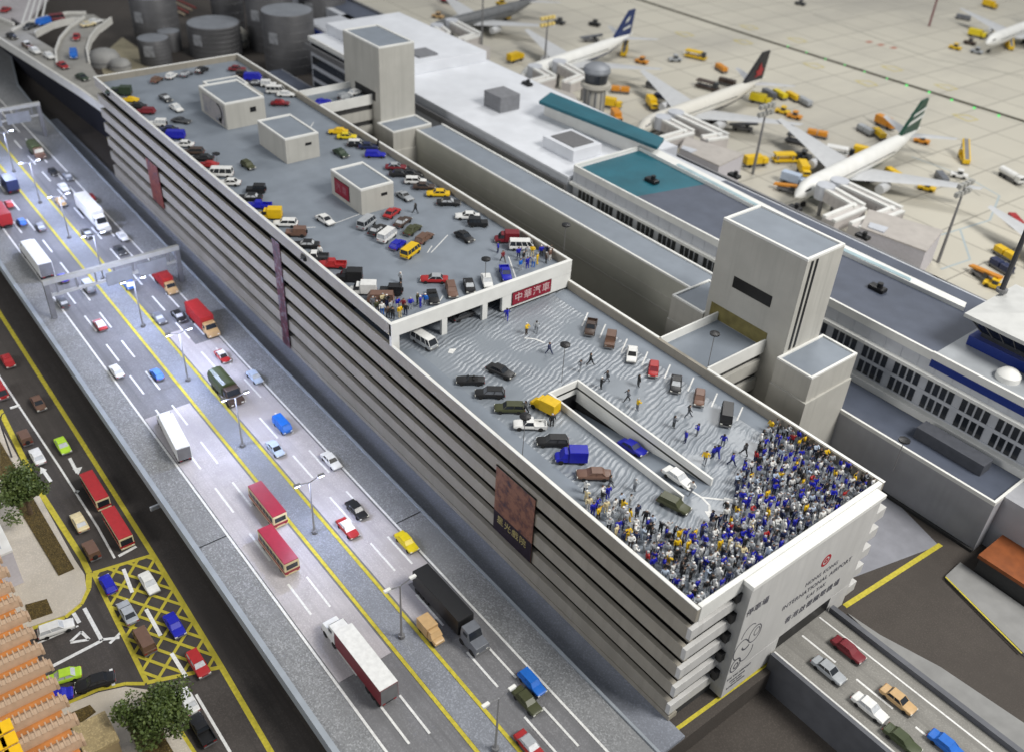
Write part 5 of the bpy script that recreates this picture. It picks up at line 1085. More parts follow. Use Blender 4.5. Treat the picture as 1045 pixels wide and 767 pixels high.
for k, col, u, v, z, ang, lb, kw in [
 ('minibus', 'silver', 433, 346, zl, (1, .62), 'pale minibus driving out from under the upper roof', {'roof': 'white'}), ('sedan', 'dkgrey', 472, 321, zl, (1, -.4), 'dark car deep under the upper roof between the posts', {}),
 ('saloon', 'black', 511, 378, zl, (1, .45), 'black saloon angled across the lower roof aisle', {}), ('convertible', 'black', 480, 388, zl, LFT, 'low dark grey open car at the left of the lower roof', {}),
 ('wagon', 'black', 500, 400, zl, LFT, 'black estate car second in the left row of the lower roof', {'glass': 'grey'}), ('wagon', 'olive', 520, 415, zl, LFT, 'olive estate car in the left row of the lower roof', {}),
 ('pickup', 'white', 541, 432, zl, LFT, 'white pickup in the left row of the lower roof', {}), ('wagon', 'black', 564, 449, zl, LFT, 'charcoal estate car between the white pickup and the blue box van', {'glass': 'dkgrey'}),
 ('box_van', 'blue', 583, 463, zl, LFT, 'blue box van in the left row of the lower roof', {'glass': 'blue'}), ('saloon', 'rust', 606, 483, zl, LFT, 'brown saloon at the near end of the left row before the crowd', {'glass': 'rust'}),
 ('box_van', 'yellow', 556, 411, zl, (-1, -.5), 'yellow delivery van at the corner of the ramp well', {'glass': 'yellow'}),
 ('saloon', 'blue', 646, 456, ZD-2.0, 2, 'blue car driving in the ramp well', {'glass': 'navy'}), ('saloon', 'white', 692, 486, ZD-.55, 2, 'white car at the top of the ramp well', {'glass': 's'}),
 ('wagon', 'olive', 688, 513, zl, (1, .5), 'olive estate car among the crowd below the ramp well', {'glass': 'olive'}),
 ('pickup', 'dkbrown', 603, 333, zl, (-.25, 1), 'dark brown car first in the right row of the lower roof', {}), ('jeep', 'brown', 623, 346, zl, (-.22, 1), 'brown jeep second in the right row of the lower roof', {'glass': 'brown'}),
 ('sedan', 'white', 645, 361, zl, (-.12, 1), 'white car with black windows in the right row of the lower roof', {'glass': 'b'}), ('hatch', 'red', 667, 376, zl, (-.1, 1), 'red car in the right row of the lower roof', {'glass': 'darkred'}),
 ('sedan', 'black', 690, 391, zl, (-.1, 1), 'black car between red and brown cars in the right row of the lower roof', {'glass': 's'}), ('hatch', 'rust', 714, 405, zl, (-.1, 1), 'pinkish brown car in the right row of the lower roof', {'glass': 'rust'}),
 ('van', 'black', 742, 422, zl, (-.1, 1), 'black van last in the right row of the lower roof', {'glass': 'b'}),
]: 
    t = vehicle(k, col, u, v, z, ang, lb, LOW, sc=.88, **kw)
    if 'ramp well' in lb and 'driving' in lb: t.rotation_euler = (0, -math.radians(8), t.rotation_euler.z)
# highway traffic: 180 = away on the left carriageway, 0 = towards us on the right one
HG = 'traffic on the elevated highway'
zh = ZH+.065
for k, col, u, v, ang, lb, kw in [
 ('artic', 'white', 365, 668, 180, 'white articulated truck with red sided trailer in the foreground', {'box': 'darkred', 'roof': 'white', 'sc': .95}),
 ('bus', 'cream', 284, 560, 180, 'lower of two red roofed buses on the left carriageway', {'roof': 'maroon'}), ('bus', 'cream', 273, 514, 180, 'upper of two red roofed buses on the left carriageway', {'roof': 'maroon'}),
 ('artic', 'white', 176, 440, 174, 'plain white articulated truck straddling the left white line', {'box': 'white', 'roof': 'white', 'sc': .82}),
 ('hatch', 'sky', 160, 381, 180, 'light blue hatchback ahead of the plain white truck', {'glass': 'sky'}), ('sedan', 'white', 119, 378, 180, 'white car hugging the left white line below the gantry', {'glass': 's'}),
 ('sedan', 'red', 102, 331, 180, 'red car with pale roof just below the sign gantry', {'roof': 'white', 'glass': 's'}), ('sedan', 'dkgrey', 64, 308, 180, 'dark grey car below the left end of the gantry', {'glass': 's'}),
 ('hatch', 'blue', 64, 283, 180, 'deep blue car under the left end of the gantry', {'glass': 'blue'}), ('van', 'silver', 90, 291, 180, 'silver van under the gantry on the left carriageway', {'glass': 's'}),
 ('artic', 'white', 36, 262, 180, 'white box articulated truck above the left end of the gantry', {'box': 'white', 'roof': 'white'}), ('hatch', 'sky', 22, 226, 180, 'light blue car above the white box truck', {'glass': 'sky'}),
 ('sedan', 'grey', 41, 231, 180, 'grey car right of the light blue car near the left yellow line', {'glass': 's'}), ('hatch', 'red', 9, 208, 180, 'red car at the left edge of the picture on the highway', {'glass': 'red'}),
 ('container_truck', 'rust', 0, 218, 180, 'red and brown truck cut by the left edge on the highway', {'box': 'red'}), ('box_truck', 'navy', 9, 186, 180, 'navy box truck at the left edge further up the highway', {'box': 'navy'}),
 ('army_truck', 'brown', 37, 153, 0, 'green canvas truck with brown cab far up the highway', {'box': 'army'}), ('sedan', 'black', 54, 175, 0, 'black car behind the far green canvas truck', {'glass': 'd'}),
 ('sedan', 'grey', 69, 180, 0, 'grey car right of a black car far up the highway', {'glass': 's'}), ('saloon', 'white', 65, 191, 0, 'white car beside a glowing lamp far up the highway', {'glass': 's'}), ('sedan', 'tan', 62, 206, 0, 'tan car on the right carriageway by the yellow line', {'glass': 's'}),
 ('artic', 'white', 95, 218, 0, 'white articulated truck heading down the right carriageway above the gantry', {'box': 'white', 'roof': 'white'}), ('sedan', 'darkred', 93, 202, 0, 'dark red car right of the white articulated truck above the gantry', {'glass': 'red'}),
 ('sedan', 'black', 89, 238, 0, 'black car at the right yellow line above the gantry', {'glass': 's'}), ('sedan', 'white', 125, 241, 0, 'white car near the right white line above the gantry', {'glass': 's'}), ('sedan', 'dkgrey', 122, 255, 0, 'dark grey car just above the gantry beam', {'glass': 'd'}),
 ('container_truck', 'tan', 168, 285, 0, 'shorter red box truck with tan cab under the right end of the gantry', {'box': 'red', 'sc': .85}), ('container_truck', 'tan', 207, 326, 0, 'longer red box truck with tan cab below the gantry', {'box': 'red', 'sc': 1.0}),
 ('van', 'sky', 130, 288, 0, 'light blue van with white rear under the gantry on the right carriageway', {'glass': 's'}), ('sedan', 'grey', 162, 324, 0, 'grey car left of a black car below the gantry', {'glass': 's'}),
 ('sedan', 'black', 182, 322, 0, 'black car left of the longer red box truck', {'glass': 's'}), ('sedan', 'red', 227, 363, 0, 'red car with white roof ahead of the longer red box truck', {'roof': 'white', 'glass': 'b'}),
 ('sedan', 'paleblue', 260, 384, 0, 'pale blue car at the right white line beside the green canvas truck', {'glass': 's'}), ('army_truck', 'dkbrown', 231, 396, 0, 'green canvas truck with dark brown cab in the middle of the highway', {'box': 'army', 'sc': 1.12}),
 ('van', 'sky', 288, 432, 0, 'light blue van on the right carriageway below the green canvas truck', {'glass': 'sky'}), ('sedan', 'paleblue', 281, 457, 0, 'pale grey blue car by the yellow line below the light blue van', {'glass': 'd'}),
 ('saloon', 'white', 338, 469, 0, 'white car at the right white line above a black car', {'glass': 'b'}), ('saloon', 'black', 364, 519, 0, 'black car right of the red car on the highway', {'glass': 'd'}),
 ('saloon', 'red', 355, 538, 0, 'red car with white roof left of a black car on the highway', {'roof': 'white', 'glass': 's'}), ('saloon', 'taxi', 415, 552, 0, 'yellow taxi by the right white line', {'glass': 'taxi'}),
 ('artic', 'grey', 460, 622, 0, 'black articulated truck with slate grey cab', {'box': 'black', 'roof': 'black', 'sc': .93}), ('box_van', 'tan', 440, 642, 0, 'tan delivery van beside the black articulated truck', {'glass': 'tan'}),
 ('wagon', 'sky', 543, 695, 0, 'light blue estate car by the right white line near the bottom', {'glass': 'sky'}), ('saloon', 'olive', 538, 714, 0, 'olive green car left of the light blue estate near the bottom', {'glass': 'olive'}), ('saloon', 'red', 541, 760, 0, 'red car with silver roof cut by the bottom edge', {'roof': 'silver', 'glass': 's'}),
]: vehicle(k, col, u, v, zh, ang, lb, HG, **{**{'sc': .86 if k in ('bus', 'sedan', 'saloon', 'hatch', 'van', 'wagon', 'box_van') else 1.0}, **kw})
LG2 = 'traffic on the lower road'
zz = ZL+.03
for k, col, u, v, ang, lb, kw in [
 ('van', 'red', 0, 398, 0, 'red van cut by the left edge on the lower road', {}), ('sedan', 'red', 8, 368, 0, 'red car near the left edge on the lower road', {'glass': 'red'}), ('sedan', 'brown', 39, 411, 0, 'brown car with pale roof on the lower road', {'roof': 'rust'}),
 ('jeep', 'brown', 25, 445, 180, 'brown jeep behind a white car on the lower road', {'glass': 'brown'}), ('sedan', 'white', 38, 465, 180, 'white car above the upper tree on the lower road', {'glass': 's'}), ('sedan', 'lime', 64, 454, 0, 'lime green car behind the first red roofed bus', {'glass': 's'}),
 ('bus', 'cream', 97, 499, 0, 'red roofed bus further from the box junction on the lower road', {'roof': 'red'}), ('bus', 'cream', 120, 537, 0, 'red roofed bus waiting at the yellow box junction', {'roof': 'red'}), ('sedan', 'cream', 81, 532, 180, 'cream taxi left of the two buses on the lower road', {'glass': 's'}),
 ('jeep', 'brown', 93, 560, 180, 'brown jeep at the upper edge of the yellow box junction', {'glass': 'brown'}), ('hatch', 'blue', 110, 595, 180, 'deep blue car in the upper left of the yellow box junction', {'glass': 'blue'}), ('sedan', 'white', 152, 594, 0, 'white car in the top of the yellow box junction', {'glass': 's'}),
 ('sedan', 'silver', 130, 624, 180, 'silver grey car in the middle of the yellow box junction', {'glass': 'd'}), ('van', 'brown', 147, 652, 180, 'brown van on the left side of the yellow box junction', {'glass': 'brown'}), ('sedan', 'blue', 178, 637, 0, 'deep blue car on the right side of the yellow box junction', {'glass': 'blue'}),
 ('wagon', 'red', 202, 676, 0, 'red estate car leaving the lower corner of the box junction', {'roof': 'red', 'glass': 's'}), ('sedan', 'white', 191, 714, 180, 'white car half hidden beside the lower tree', {'glass': 's'}), ('pickup', 'black', 206, 743, 180, 'black pickup below the box junction', {}),
 ('wagon', 'white', 57, 640, (1, -.35), 'white estate car waiting on the side road', {'glass': 's'}), ('sedan', 'lime', 64, 690, (-1, .3), 'lime green car turning into the side road', {'glass': 's'}), ('saloon', 'black', 97, 695, (-1, .3), 'black saloon behind the lime green car on the side road', {}), ('sedan', 'blue', 55, 711, (-1, .3), 'blue car just showing under the ribbed roof on the side road', {'glass': 'blue'}),
]: vehicle(k, col, u, v, zz, ang, lb, LG2, sc=.80 if k == 'bus' else .93, **kw)
# ---- ramp out of the garage front
ZR = 2.2
struct('ramp_road', MB().box(PX+.0, 70, 16.9, 28.6, ZR-1.4, ZR).box(XN-.4, PX-.01, 17.9, 28.5, ZR-1.4, ZR-.01), mat('ramp_asphalt', (.225, .218, .20), .85, .1, .6, bump=.15, speck=.15, streak=(.25, (.03, 1.1, 1))))
struct('ramp_parapet', MB().box(PX+.3, 70, 16.3, 16.87, ZL, ZR+.5).box(PX+.3, 70, 28.63, 29.4, ZR-3, ZR+.8), mat('ramp_wall', (.11, .115, .13), .7, .1, .5))
rm = MB(); rm.box(PX+.2, 70, 17.3, 17.55, ZR+.004, ZR+.01).box(PX+.2, 70, 26.7, 26.95, ZR+.004, ZR+.01)
for x in (2.0, 10.3, 18.6): rm.box(x, x+5.2, 22.3, 22.6, ZR+.004, ZR+.01)
struct('road_marking', rm, LINEW)
RG = 'cars on the ramp below the sign panel'
for k, col, u, v, lb, kw in [('saloon', 'darkred', 866, 662, 'dark red car nearest the garage on the ramp', {'glass': 'darkred'}), ('saloon', 'silver', 846, 683, 'grey car left of the dark red car on the ramp', {'glass': 'd'}), ('saloon', 'white', 888, 721, 'white car behind the grey car on the ramp', {'glass': 's'}),
                             ('saloon', 'tan', 917, 713, 'tan car in the right lane of the ramp', {'glass': 'd'}), ('saloon', 'army', 921, 754, 'dark green car at the bottom of the ramp', {'glass': 'army'}), ('saloon', 'sky', 967, 760, 'bright blue car at the bottom right of the ramp', {'glass': 'sky'})]:
    vehicle(k, col, u, v, ZR+.01, 0, lb, RG, sc=.9, **kw)
EG = 'cars on the elevated road at the far left'
for k, col, u, v, ang, lb, kw in [('sedan', 'black', 12, 37, (1, .6), 'black car at the left end of the elevated road', {}), ('sedan', 'rust', 28, 46, (1, .6), 'brown car with pale roof on the elevated road', {'roof': 'white'}), ('sedan', 'white', 50, 57, (1, .6), 'white car in the middle of the elevated road', {'glass': 's'}), ('sedan', 'white', 36, 52, (1, .6), 'small pale car between the brown and the white cars on the elevated road', {'glass': 's'}),
                              ('sedan', 'red', 64, 67, (1, .6), 'red car on the elevated road before the ramp joins', {}), ('sedan', 'green', 84, 79, (1, .5), 'dark green car nearest the garage on the elevated road', {}), ('van', 'sky', 75, 55, (0, 1), 'blue van on the curved ramp', {'glass': 'sky'}), ('sedan', 'red', 78, 38, (-.3, 1), 'dark red car on the curved ramp above the blue van', {}),
                              ('sedan', 'cream', 90, 25, (1, -.2), 'cream car at the ramp fork', {'glass': 's'}), ('sedan', 'white', 97, 22, (1, -.2), 'white car at the end of the ramp fork', {'glass': 's'}), ('van', 'sky', 44, 22, (-1, .3), 'blue van on the upper ramp beside a red one', {'glass': 'sky'}), ('van', 'darkred', 57, 18, (-1, .1), 'dark red van on the upper ramp', {}), ('sedan', 'dkgrey', 30, 27, (-1, .4), 'dark grey car at the low end of the upper ramp', {})]:
    vehicle(k, col, u, v, ZE+.02, ang, lb, EG, **kw)
vehicle('sedan', 'red', 6, 10, ZE-2.95, (1, -.6), 'red car on the bright road in the top left corner', EG)

# ================================================================== PEOPLE
SKIN = mat('figure_skin', (.48, .30, .21), .6, .05); HAIRM = mat('figure_hair', (.03, .022, .018), .7, .05)
def person_mesh(pose):
    # one vertex per joint, grown by a Skin modifier into one continuous body
    J = [(0, 0, .95, .15), (0, 0, 1.15, .15), (0, 0, 1.36, .17), (0, 0, 1.49, .07), (0, .0, 1.63, .125), (0, .0, 1.73, .105)]
    E_ = [(0, 1), (1, 2), (2, 3), (3, 4), (4, 5)]
    dx = .0
    leg = {0: ((0, 0), (0, 0)), 1: ((.16, .30), (-.10, -.30)), 2: ((.02, .03), (-.02, -.03)), 3: ((.0, .0), (.0, .0))}[pose]
    for s, (k_, f_) in ((1, leg[0]), (-1, leg[1])):
        b = len(J); J += [(0, s*.10, .88, .10), (k_, s*.11, .48, .075), (f_, s*.12, .09, .055), (f_+.13, s*.13, .04, .045)]
        E_ += [(0, b), (b, b+1), (b+1, b+2), (b+2, b+3)]
    arms = {0: (((.02, .27, 1.12), (.08, .28, .86)), ((.02, -.27, 1.12), (.08, -.28, .86))), 1: (((-.12, .27, 1.14), (-.02, .28, .92)), ((.14, -.27, 1.14), (.26, -.26, .98))),
            2: (((.10, .26, 1.52), (.18, .24, 1.80)), ((.02, -.27, 1.12), (.12, -.25, .88))), 3: (((.16, .26, 1.14), (.28, .08, 1.22)), ((.16, -.26, 1.14), (.28, -.08, 1.20)))}[pose]
    for s, (e_, h_) in ((1, arms[0]), (-1, arms[1])):
        b = len(J); J += [(0, s*.20, 1.40, .075), (*e_, .055), (*h_, .045)]; E_ += [(2, b), (b, b+1), (b+1, b+2)]
    me = bpy.data.meshes.new('figure'); me.from_pydata([j[:3] for j in J], E_, []); o = bpy.data.objects.new('figure', me); COL.objects.link(o)
    md = o.modifiers.new('Skin', 'SKIN'); md.use_smooth_shade = True
    for i, sv in enumerate(me.skin_vertices[0].data): sv.radius = (J[i][3], J[i][3]); sv.use_root = i == 0
    sb = o.modifiers.new('Sub', 'SUBSURF'); sb.levels = 1; sb.render_levels = 1
    dg = bpy.context.evaluated_depsgraph_get(); out = bpy.data.meshes.new_from_object(o.evaluated_get(dg)); bpy.data.objects.remove(o)
    out.name = 'person'
    out.materials.clear()
    for m in (PAINT['blue'], PAINT['navy'], SKIN, HAIRM): out.materials.append(m)
    for p in out.polygons:
        c = p.center
        far = abs(c.y) > .2 and (c.z < .95 or c.z > 1.68) and c.z > .7
        if c.z > 1.5 and not (abs(c.y) > .18): p.material_index = 3 if (c.z > 1.68 or c.x < -.02) else 2
        elif far: p.material_index = 2
        elif c.z < .92: p.material_index = 1
        else: p.material_index = 0
    return out
PM = [person_mesh(k) for k in range(4)]
def person(x, y, z, ang, shirt, trousers, lb, group, pose=0, h=1.0):
    o = bpy.data.objects.new('person', PM[pose]); COL.objects.link(o)
    o.location = (x, y, z); o.rotation_euler = (0, 0, ang); o.scale = (h*1.5, h*1.42, h*1.08)
    for i, m in enumerate((PAINT[shirt], PAINT[trousers])): o.material_slots[i].link = 'OBJECT'; o.material_slots[i].material = m
    hm = rnd.choice((None, None, None, 'white', 'silver', 'silver')) if pose != 1 else None
    if hm: o.material_slots[3].link = 'OBJECT'; o.material_slots[3].material = PAINT[hm]
    o['label'] = lb; o['category'] = 'person'; o['group'] = group
    return o
rnd = random.Random(11)
# packed crowd at the front of the lower roof
poly = P2(ZD, [(592, 512), (620, 503), (650, 520), (672, 541), (700, 548), (735, 535), (742, 516), (752, 487), (770, 468), (776, 440), (795, 434), (832, 448), (920, 490), (920, 520), (716, 640), (620, 548)])
def inside(x, y):
    c = False; n = len(poly)
    for i in range(n):
        (x0, y0), (x1, y1) = poly[i], poly[i-1]
        if (y0 > y) != (y1 > y) and x < (x1-x0)*(y-y0)/(y1-y0)+x0: c = not c
    return c
cars_lower = [at(688, 513, ZD), at(605, 483, ZD)]
pts = []
xs = [p[0] for p in poly]; ys = [p[1] for p in poly]
tries = 0
while len(pts) < 385 and tries < 90000:
    tries += 1
    x, y = rnd.uniform(min(xs), -.95), rnd.uniform(.8, 34.1)
    if not inside(x, y): continue
    edge = min(abs(x+0), 99)
    if rnd.random() < min(.75, max(0, (-x-5)*.085)): continue
    if any((x-a)**2+(y-b)**2 < .74**2 for a, b in pts): continue
    if any(abs(x-c.x) < 3.0 and abs(y-c.y) < 1.5 for c in cars_lower): continue
    pts.append((x, y))
shirts = ['white']*14+['blue']*19+['silver']*15+['black']*15+['grey']*10+['yellow']*6+['paleblue']*6+['red']*3+['navy']*11+['cream']*4
pts.sort(key=lambda p: (Vector((p[0], p[1], ZD))-CAM).length)
REST = pts[230:]; pts = pts[:230]
for x, y in pts:
    s_ = rnd.choice(shirts); tr_ = s_ if rnd.random() < .5 else rnd.choice(['black', 'navy', 'grey', 'dkgrey', 'silver', 'white', 'dkbrown'])
    cn = {'paleblue': 'pale blue', 'silver': 'light grey', 'grey': 'dark grey', 'navy': 'navy'}.get(s_, s_)
    person(x, y, ZD+.013, rnd.gauss(.15, .7), s_, tr_, 'person in a %s top standing in the packed crowd at the roof front' % cn, 'crowd packed at the front of the lower roof', rnd.choice([0, 0, 0, 3, 3, 3, 2]), rnd.uniform(1.0, 1.16))
cmats = ['white', 'blue', 'silver', 'black', 'grey', 'yellow', 'paleblue', 'red', 'navy']
cb = MB()
for x, y in REST:
    me = PM[rnd.choice([0, 0, 3, 3, 2])]; s_ = rnd.choice([c for c in shirts if c in cmats]); t_ = rnd.choice(['black', 'navy', 'grey', 'blue', 'silver', 'white'])
    M_ = Matrix.Translation((x, y, ZD+.013)) @ Matrix.Rotation(rnd.gauss(.15, .7), 4, 'Z') @ Matrix.Diagonal((1.6, 1.5, 1.1, 1)); o_ = len(cb.v)
    cb.v += [tuple(M_ @ q.co) for q in me.vertices]
    for p in me.polygons:
        cb.f.append(tuple(i+o_ for i in p.vertices)); cb.m.append({0: cmats.index(s_), 1: cmats.index(t_), 2: len(cmats), 3: len(cmats)+1}[p.material_index])
cb.build('crowd', [PAINT[c] for c in cmats]+[SKIN, HAIRM], kind='stuff', smooth=True)
# people walking about on the lower roof
PG = 'people scattered on the lower roof'
for u, v, c, tr_, lb in [
 (517, 326, 'blue', 'blue', 'person in blue standing before the red sign on the lower roof'), (537, 341, 'yellow', 'dkbrown', 'person in yellow at the far end of the lower roof'), (547, 339, 'silver', 'grey', 'grey clad person beside the one in yellow at the far end'),
 (560, 361, 'navy', 'navy', 'person in navy left of the black disc lamp behind the ramp well'), (602, 372, 'black', 'black', 'person in black right of the disc lamp behind the ramp well'), (592, 379, 'grey', 'silver', 'person in grey crouched between the lamp and a person in black'),
 (613, 396, 'black', 'black', 'person in black nearest the far corner of the ramp well'), (619, 390, 'dkgrey', 'grey', 'person in dark grey by the far corner of the ramp well'), (651, 394, 'black', 'dkgrey', 'person in black beside the red car on the lower roof'),
 (650, 418, 'yellow', 'grey', 'person in yellow along the right wall of the ramp well'), (640, 409, 'grey', 'dkgrey', 'person in dark grey left of the one in yellow by the ramp well'), (687, 436, 'grey', 'dkgrey', 'person in grey walking midway along the ramp well'), (702, 425, 'dkgrey', 'grey', 'person in dark grey in front of the pinkish brown car'),
 (699, 451, 'blue', 'navy', 'left of a pair in blue midway along the ramp well'), (711, 444, 'blue', 'grey', 'right of a pair in blue midway along the ramp well'), (737, 455, 'blue', 'grey', 'person in blue below the black van on the lower roof'), (746, 474, 'blue', 'navy', 'person in blue standing alone before the crowd'),
 (719, 472, 'yellow', 'grey', 'person in yellow beside two in blue near the end of the ramp well'), (727, 467, 'blue', 'navy', 'front person in blue right of the one in yellow near the ramp well end'), (731, 466, 'blue', 'blue', 'rear person in blue right of the one in yellow near the ramp well end'), (759, 464, 'dkgrey', 'black', 'person in dark grey just before the right part of the crowd'),
 (775, 454, 'white', 'black', 'person in white top and black trousers before the right part of the crowd'), (785, 440, 'yellow', 'grey', 'person in yellow on the walkway at the back of the crowd'), (705, 503, 'white', 'grey', 'person in white right of the olive estate car'), (725, 533, 'navy', 'navy', 'person in navy at the crowd edge by the painted arrow'), (744, 545, 'red', 'grey', 'person in red at the crowd edge by the painted arrow'),
 (597, 503, 'white', 'black', 'person in white hat and top at the left tip of the crowd'), (622, 497, 'dkgrey', 'grey', 'person in dark grey between the brown saloon and the crowd'), (647, 500, 'silver', 'grey', 'person in light grey before the crowd left of the olive estate car'), (563, 434, 'black', 'black', 'person in black between the white pickup and the charcoal estate car'), (536, 421, 'dkgrey', 'black', 'person in dark grey behind the white pickup')]:
    p = at(u, v, ZD+.02); person(p.x, p.y, ZD+.013, rnd.uniform(-3, 3), c, tr_, lb, PG, rnd.choice([0, 1, 1, 3]), 1.12)
PU = 'bystanders on the upper roof'
for u, v, c, tr_, lb in [(424, 218, 'black', 'black', 'person in black beside the olive car on the upper roof'), (409, 289, 'silver', 'dkgrey', 'person with pale top right of the small black jeep'), (409, 299, 'black', 'black', 'person in black below the one with the pale top'),
 (508, 258, 'blue', 'navy', 'person in blue standing before the dark red box van'), (513, 267, 'darkred', 'dkbrown', 'person in dark red beside the blue pickup'), (327, 262, 'white', 'grey', 'person in white by the small dark grey pickup'), (386, 152, 'black', 'black', 'person in black at the right parapet behind the bright blue estate')]:
    p = at(u, v, ZU); person(p.x, p.y, ZU, rnd.uniform(-3, 3), c, tr_, lb, PU, rnd.choice([0, 1]), 1.1)
for i, (u, v, c, tr_) in enumerate([(381, 316, 'grey', 'silver'), (385, 320, 'olive', 'black'), (391, 313, 'cream', 'grey'), (390, 322, 'white', 'sky'), (396, 326, 'dkbrown', 'black'), (399, 320, 'silver', 'olive'), (401, 327, 'black', 'black'), (406, 317, 'blue', 'white'), (408, 325, 'yellow', 'cream'), (412, 318, 'darkred', 'rust'), (414, 323, 'black', 'navy'), (419, 317, 'blue', 'silver'), (426, 312, 'olive', 'green'), (429, 315, 'blue', 'blue'), (434, 313, 'sky', 'grey'), (395, 314, 'black', 'navy')]):
    p = at(u, v-1.5, ZU); person(p.x, max(p.y, .9), ZU, rnd.uniform(-1, 1), c, tr_, 'person in %s %s among bystanders at the upper left corner' % ({'sky': 'light blue', 'cream': 'cream', 'silver': 'light grey', 'dkbrown': 'dark brown', 'darkred': 'dark red'}.get(c, c), 'with '+{'silver': 'light grey', 'sky': 'light blue', 'dkbrown': 'dark brown'}.get(tr_, tr_)+' trousers'), PU+' left corner', rnd.choice([0, 2, 3]), 1.12)
for i, (u, v, c, tr_) in enumerate([(529, 264, 'blue', 'navy'), (534, 268, 'black', 'grey'), (538, 263, 'silver', 'white'), (543, 262, 'yellow', 'cream'), (548, 270, 'yellow', 'yellow'), (538, 274, 'blue', 'blue'), (531, 276, 'sky', 'silver'), (544, 273, 'silver', 'sky'), (552, 262, 'blue', 'black'), (558, 262, 'navy', 'navy'), (561, 266, 'rust', 'white'), (557, 269, 'dkbrown', 'black'), (564, 263, 'dkbrown', 'rust'), (566, 261, 'black', 'white')]):
    p = at(u, v-.5, ZU); person(min(p.x, -61.6), min(p.y, 34.1), ZU, rnd.uniform(-1, 1), c, tr_, 'person in %s %s among bystanders at the upper right corner' % ({'sky': 'light blue', 'silver': 'light grey', 'dkbrown': 'dark brown'}.get(c, c), 'with '+{'silver': 'light grey', 'sky': 'light blue', 'dkbrown': 'dark brown'}.get(tr_, tr_)+' trousers'), PU+' right corner', rnd.choice([0, 2, 3]), 1.12)

# ================================================================== TREES, LOWER LEFT BUILDINGS
LEAF = noise_panel_material('leaf_green', [(.035, .06, .013), (.075, .11, .022), (.13, .165, .042)], .9)
BARK = mat('bark_brown', (.10, .065, .035), .9, .2, 3)
def tree(u, v, zc_, rad, hgt, lb, seed, NC=46):
    r = random.Random(seed); c = at(u, v, zc_)
    t = thing('broadleaf_tree', lb, 'tree', (c.x, c.y, ZL+.15)); top = zc_-ZL-.15
    tk = MB().tube([(0, 0, 0), (.05, .05, top*.45), (.0, .1, top*.8)], [.36, .26, .16], 8)
    br_ = MB()
    for k in range(9):
        a = k*.7+r.random(); e = Vector((math.cos(a)*rad*.7, math.sin(a)*rad*.7, top+r.uniform(-.3, .6)*hgt*.4)); br_.tube([(0, .05, top*.5+.08*k), tuple(e*.5+Vector((0, 0, top*.35))), tuple(e)], [.15, .1, .05], 5)
    tk.build('trunk', BARK, t, smooth=True); br_.build('branches', BARK, t)
    f = MB()
    cl_ = [(Vector((r.gauss(0, .36)*rad, r.gauss(0, .36)*rad, top+r.gauss(.05, .30)*hgt)), r.uniform(.26, .46)*rad) for _ in range(NC)]
    for c0, rr in cl_:
        for _ in range(190):
            d_ = Vector((r.gauss(0, 1), r.gauss(0, 1), r.gauss(0, 1))).normalized()*rr*(r.random()**.4)
            p = c0+d_; s = r.uniform(.13, .29)
            n1 = Vector((r.gauss(0, 1), r.gauss(0, 1), r.gauss(0, .7)+.5)).normalized(); a1 = n1.orthogonal().normalized()*s; a2 = n1.cross(a1).normalized()*s*r.uniform(.6, 1)
            f.add([tuple(p-a1), tuple(p+a2*.8), tuple(p+a1), tuple(p-a2*.8)], [(0, 1, 2, 3)])
    f.build('crown', LEAF, t)
tree(23, 500, 1.5, 3.5, 3.0, 'round green tree on the brown verge at the left edge', 3)
tree(158, 726, 1.5, 3.9, 3.2, 'round green tree by the bottom edge below the yellow box junction', 8)
# ribbed-roof building at the left edge
zt_ = 5.0
e0 = at(2, 553, zt_); e1 = at(82, 783, zt_)
rb = thing('market_hall', 'beige and orange ribbed roof building in the lower left corner', 'building', (-50, -60, ZL))
y_e = -56.0
MB().box(-78, -28, -80, y_e-1.2, ZL, zt_-.6).build('wall', mat('hall_wall', (.42, .36, .29), .7, .08), rb)
MB().box(-78, -28, -80, y_e-.6, zt_-.598, zt_-.2).build('roof', mat('hall_orange', (.55, .21, .055), .6, .12, .6, stain=.2), rb)
TR = mat('translucent_beige', (.52, .37, .25), .45, .1, 1.5, stain=.1)
for k in range(17):
    x = -76.5+k*2.95
    b = MB()
    yy = y_e+.25*math.sin(k*2.1)*.6
    b.loft([[(x+q*1.05, y0, zt_-.19+h_) for q, h_ in ((-1, 0), (-.95, .55), (-.35, .95), (.35, .95), (.55, .3), (.6, 0))] for y0 in (-80, yy)])
    for j in range(40): b.box(x-.98, x+.4, yy-.35-j*.6, yy-.2-j*.6, zt_+.2, zt_+.84)
    b.build('roof_rib', TR, rb); MB().box(x-.7, x+.5, yy+.002, yy+.35, zt_-.6, zt_+.4).build('rib_end', TR, rb, bevel=.1)
yp = mat('yellow_panel', (.85, .50, .01), .4, .05)
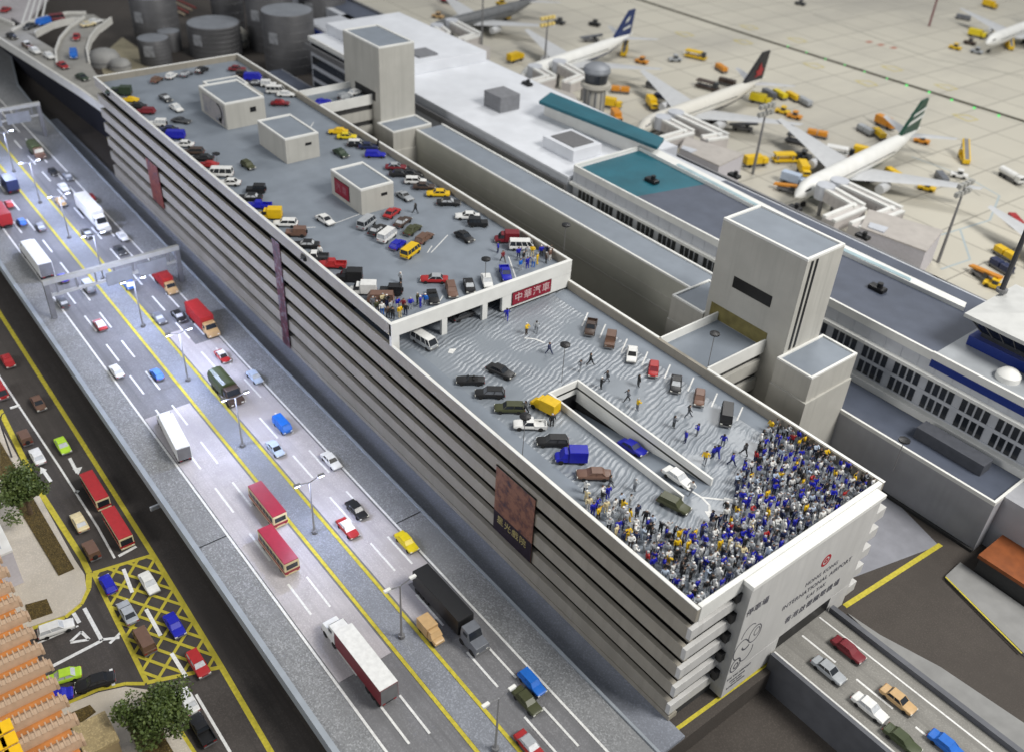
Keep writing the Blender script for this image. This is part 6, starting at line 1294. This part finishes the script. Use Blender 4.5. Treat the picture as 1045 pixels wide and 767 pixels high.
for i in range(3):
    for j in range(2):
        p = at(4+i*5-j*11, 741+i*13+j*6, zt_+1.0); MB().box(p.x-.8, p.x+.8, p.y-.8, p.y+.8, zt_+.85, zt_+1.05).build('yellow_panel', yp, rb, bevel=.05)
localize(rb)
wbld = thing('white_block', 'corner of a pale flat roofed block at the left edge above the ribbed roof', 'building', (0, 0, 0))
cq = at(12, 561, 3.0)
wbld.location = (cq.x, cq.y, ZL)
MB().box(-9.2, 0, -12, 0, 0, 6.2).build('wall', mat('lounge_wall', (.5, .5, .5)), wbld); MB().box(-9.3, .1, -12, .1, 6.201, 6.6).build('roof_edge', WHITE, wbld, bevel=.05); MB().box(-8.4, -1, -11.5, -1, 6.601, 6.7).build('roof', GREYP, wbld)
kq = at(98, 740, 0.0)
k1 = thing('kiosk', 'small tan roofed kiosk at the bottom edge beside the lower tree', 'kiosk', (-39, -54.3, ZL+.15))
kp = [(p[0]+39, p[1]+54.3) for p in P2(0.6, [(73, 742), (107, 725), (122, 754), (87, 772)])]
MB().prism([(a*.93, b*.93) for a, b in kp], 0, 3.6).build('wall', mat('kiosk_wall', (.34, .26, .14), .7, .1, 1), k1); MB().prism(kp, 3.602, 4.1).build('roof', mat('kiosk_roof', (.37, .29, .15), .8, .15, 1.2, bump=.3, speck=.3), k1, bevel=.05)
# flyover piers and the pier cap that sticks out
for k, x in enumerate([-10, -34, -58, -82, -106, -130, -154, -178]):
    o = thing('flyover_pier', 'concrete pier under the highway flyover', 'pier', (x, -28, ZL-.01), group='piers under the highway flyover')
    MB().box(-1, 1, -3, 14, 3.2, ZH-1.11-ZL).build('crosshead', CONC, o); MB().cyl(0, 0, 0, 3.199, 1.0, 14).build('column', CONC, o); MB().cyl(0, 11, 0, 3.199, 1.0, 14).build('column', CONC, o)
q = at(163, 516, ZL+3.4); o = thing('road_sign', 'small grey board sticking out from under the flyover edge', 'sign', (q.x, q.y, ZL)); MB().box(-.15, .15, -1.4, 1.4, 3.2, 3.9).build('board', GREYP, o); MB().tube([(0, 1.0, 0), (0, 1.0, 3.2)], .09, 6).build('post', METAL, o)
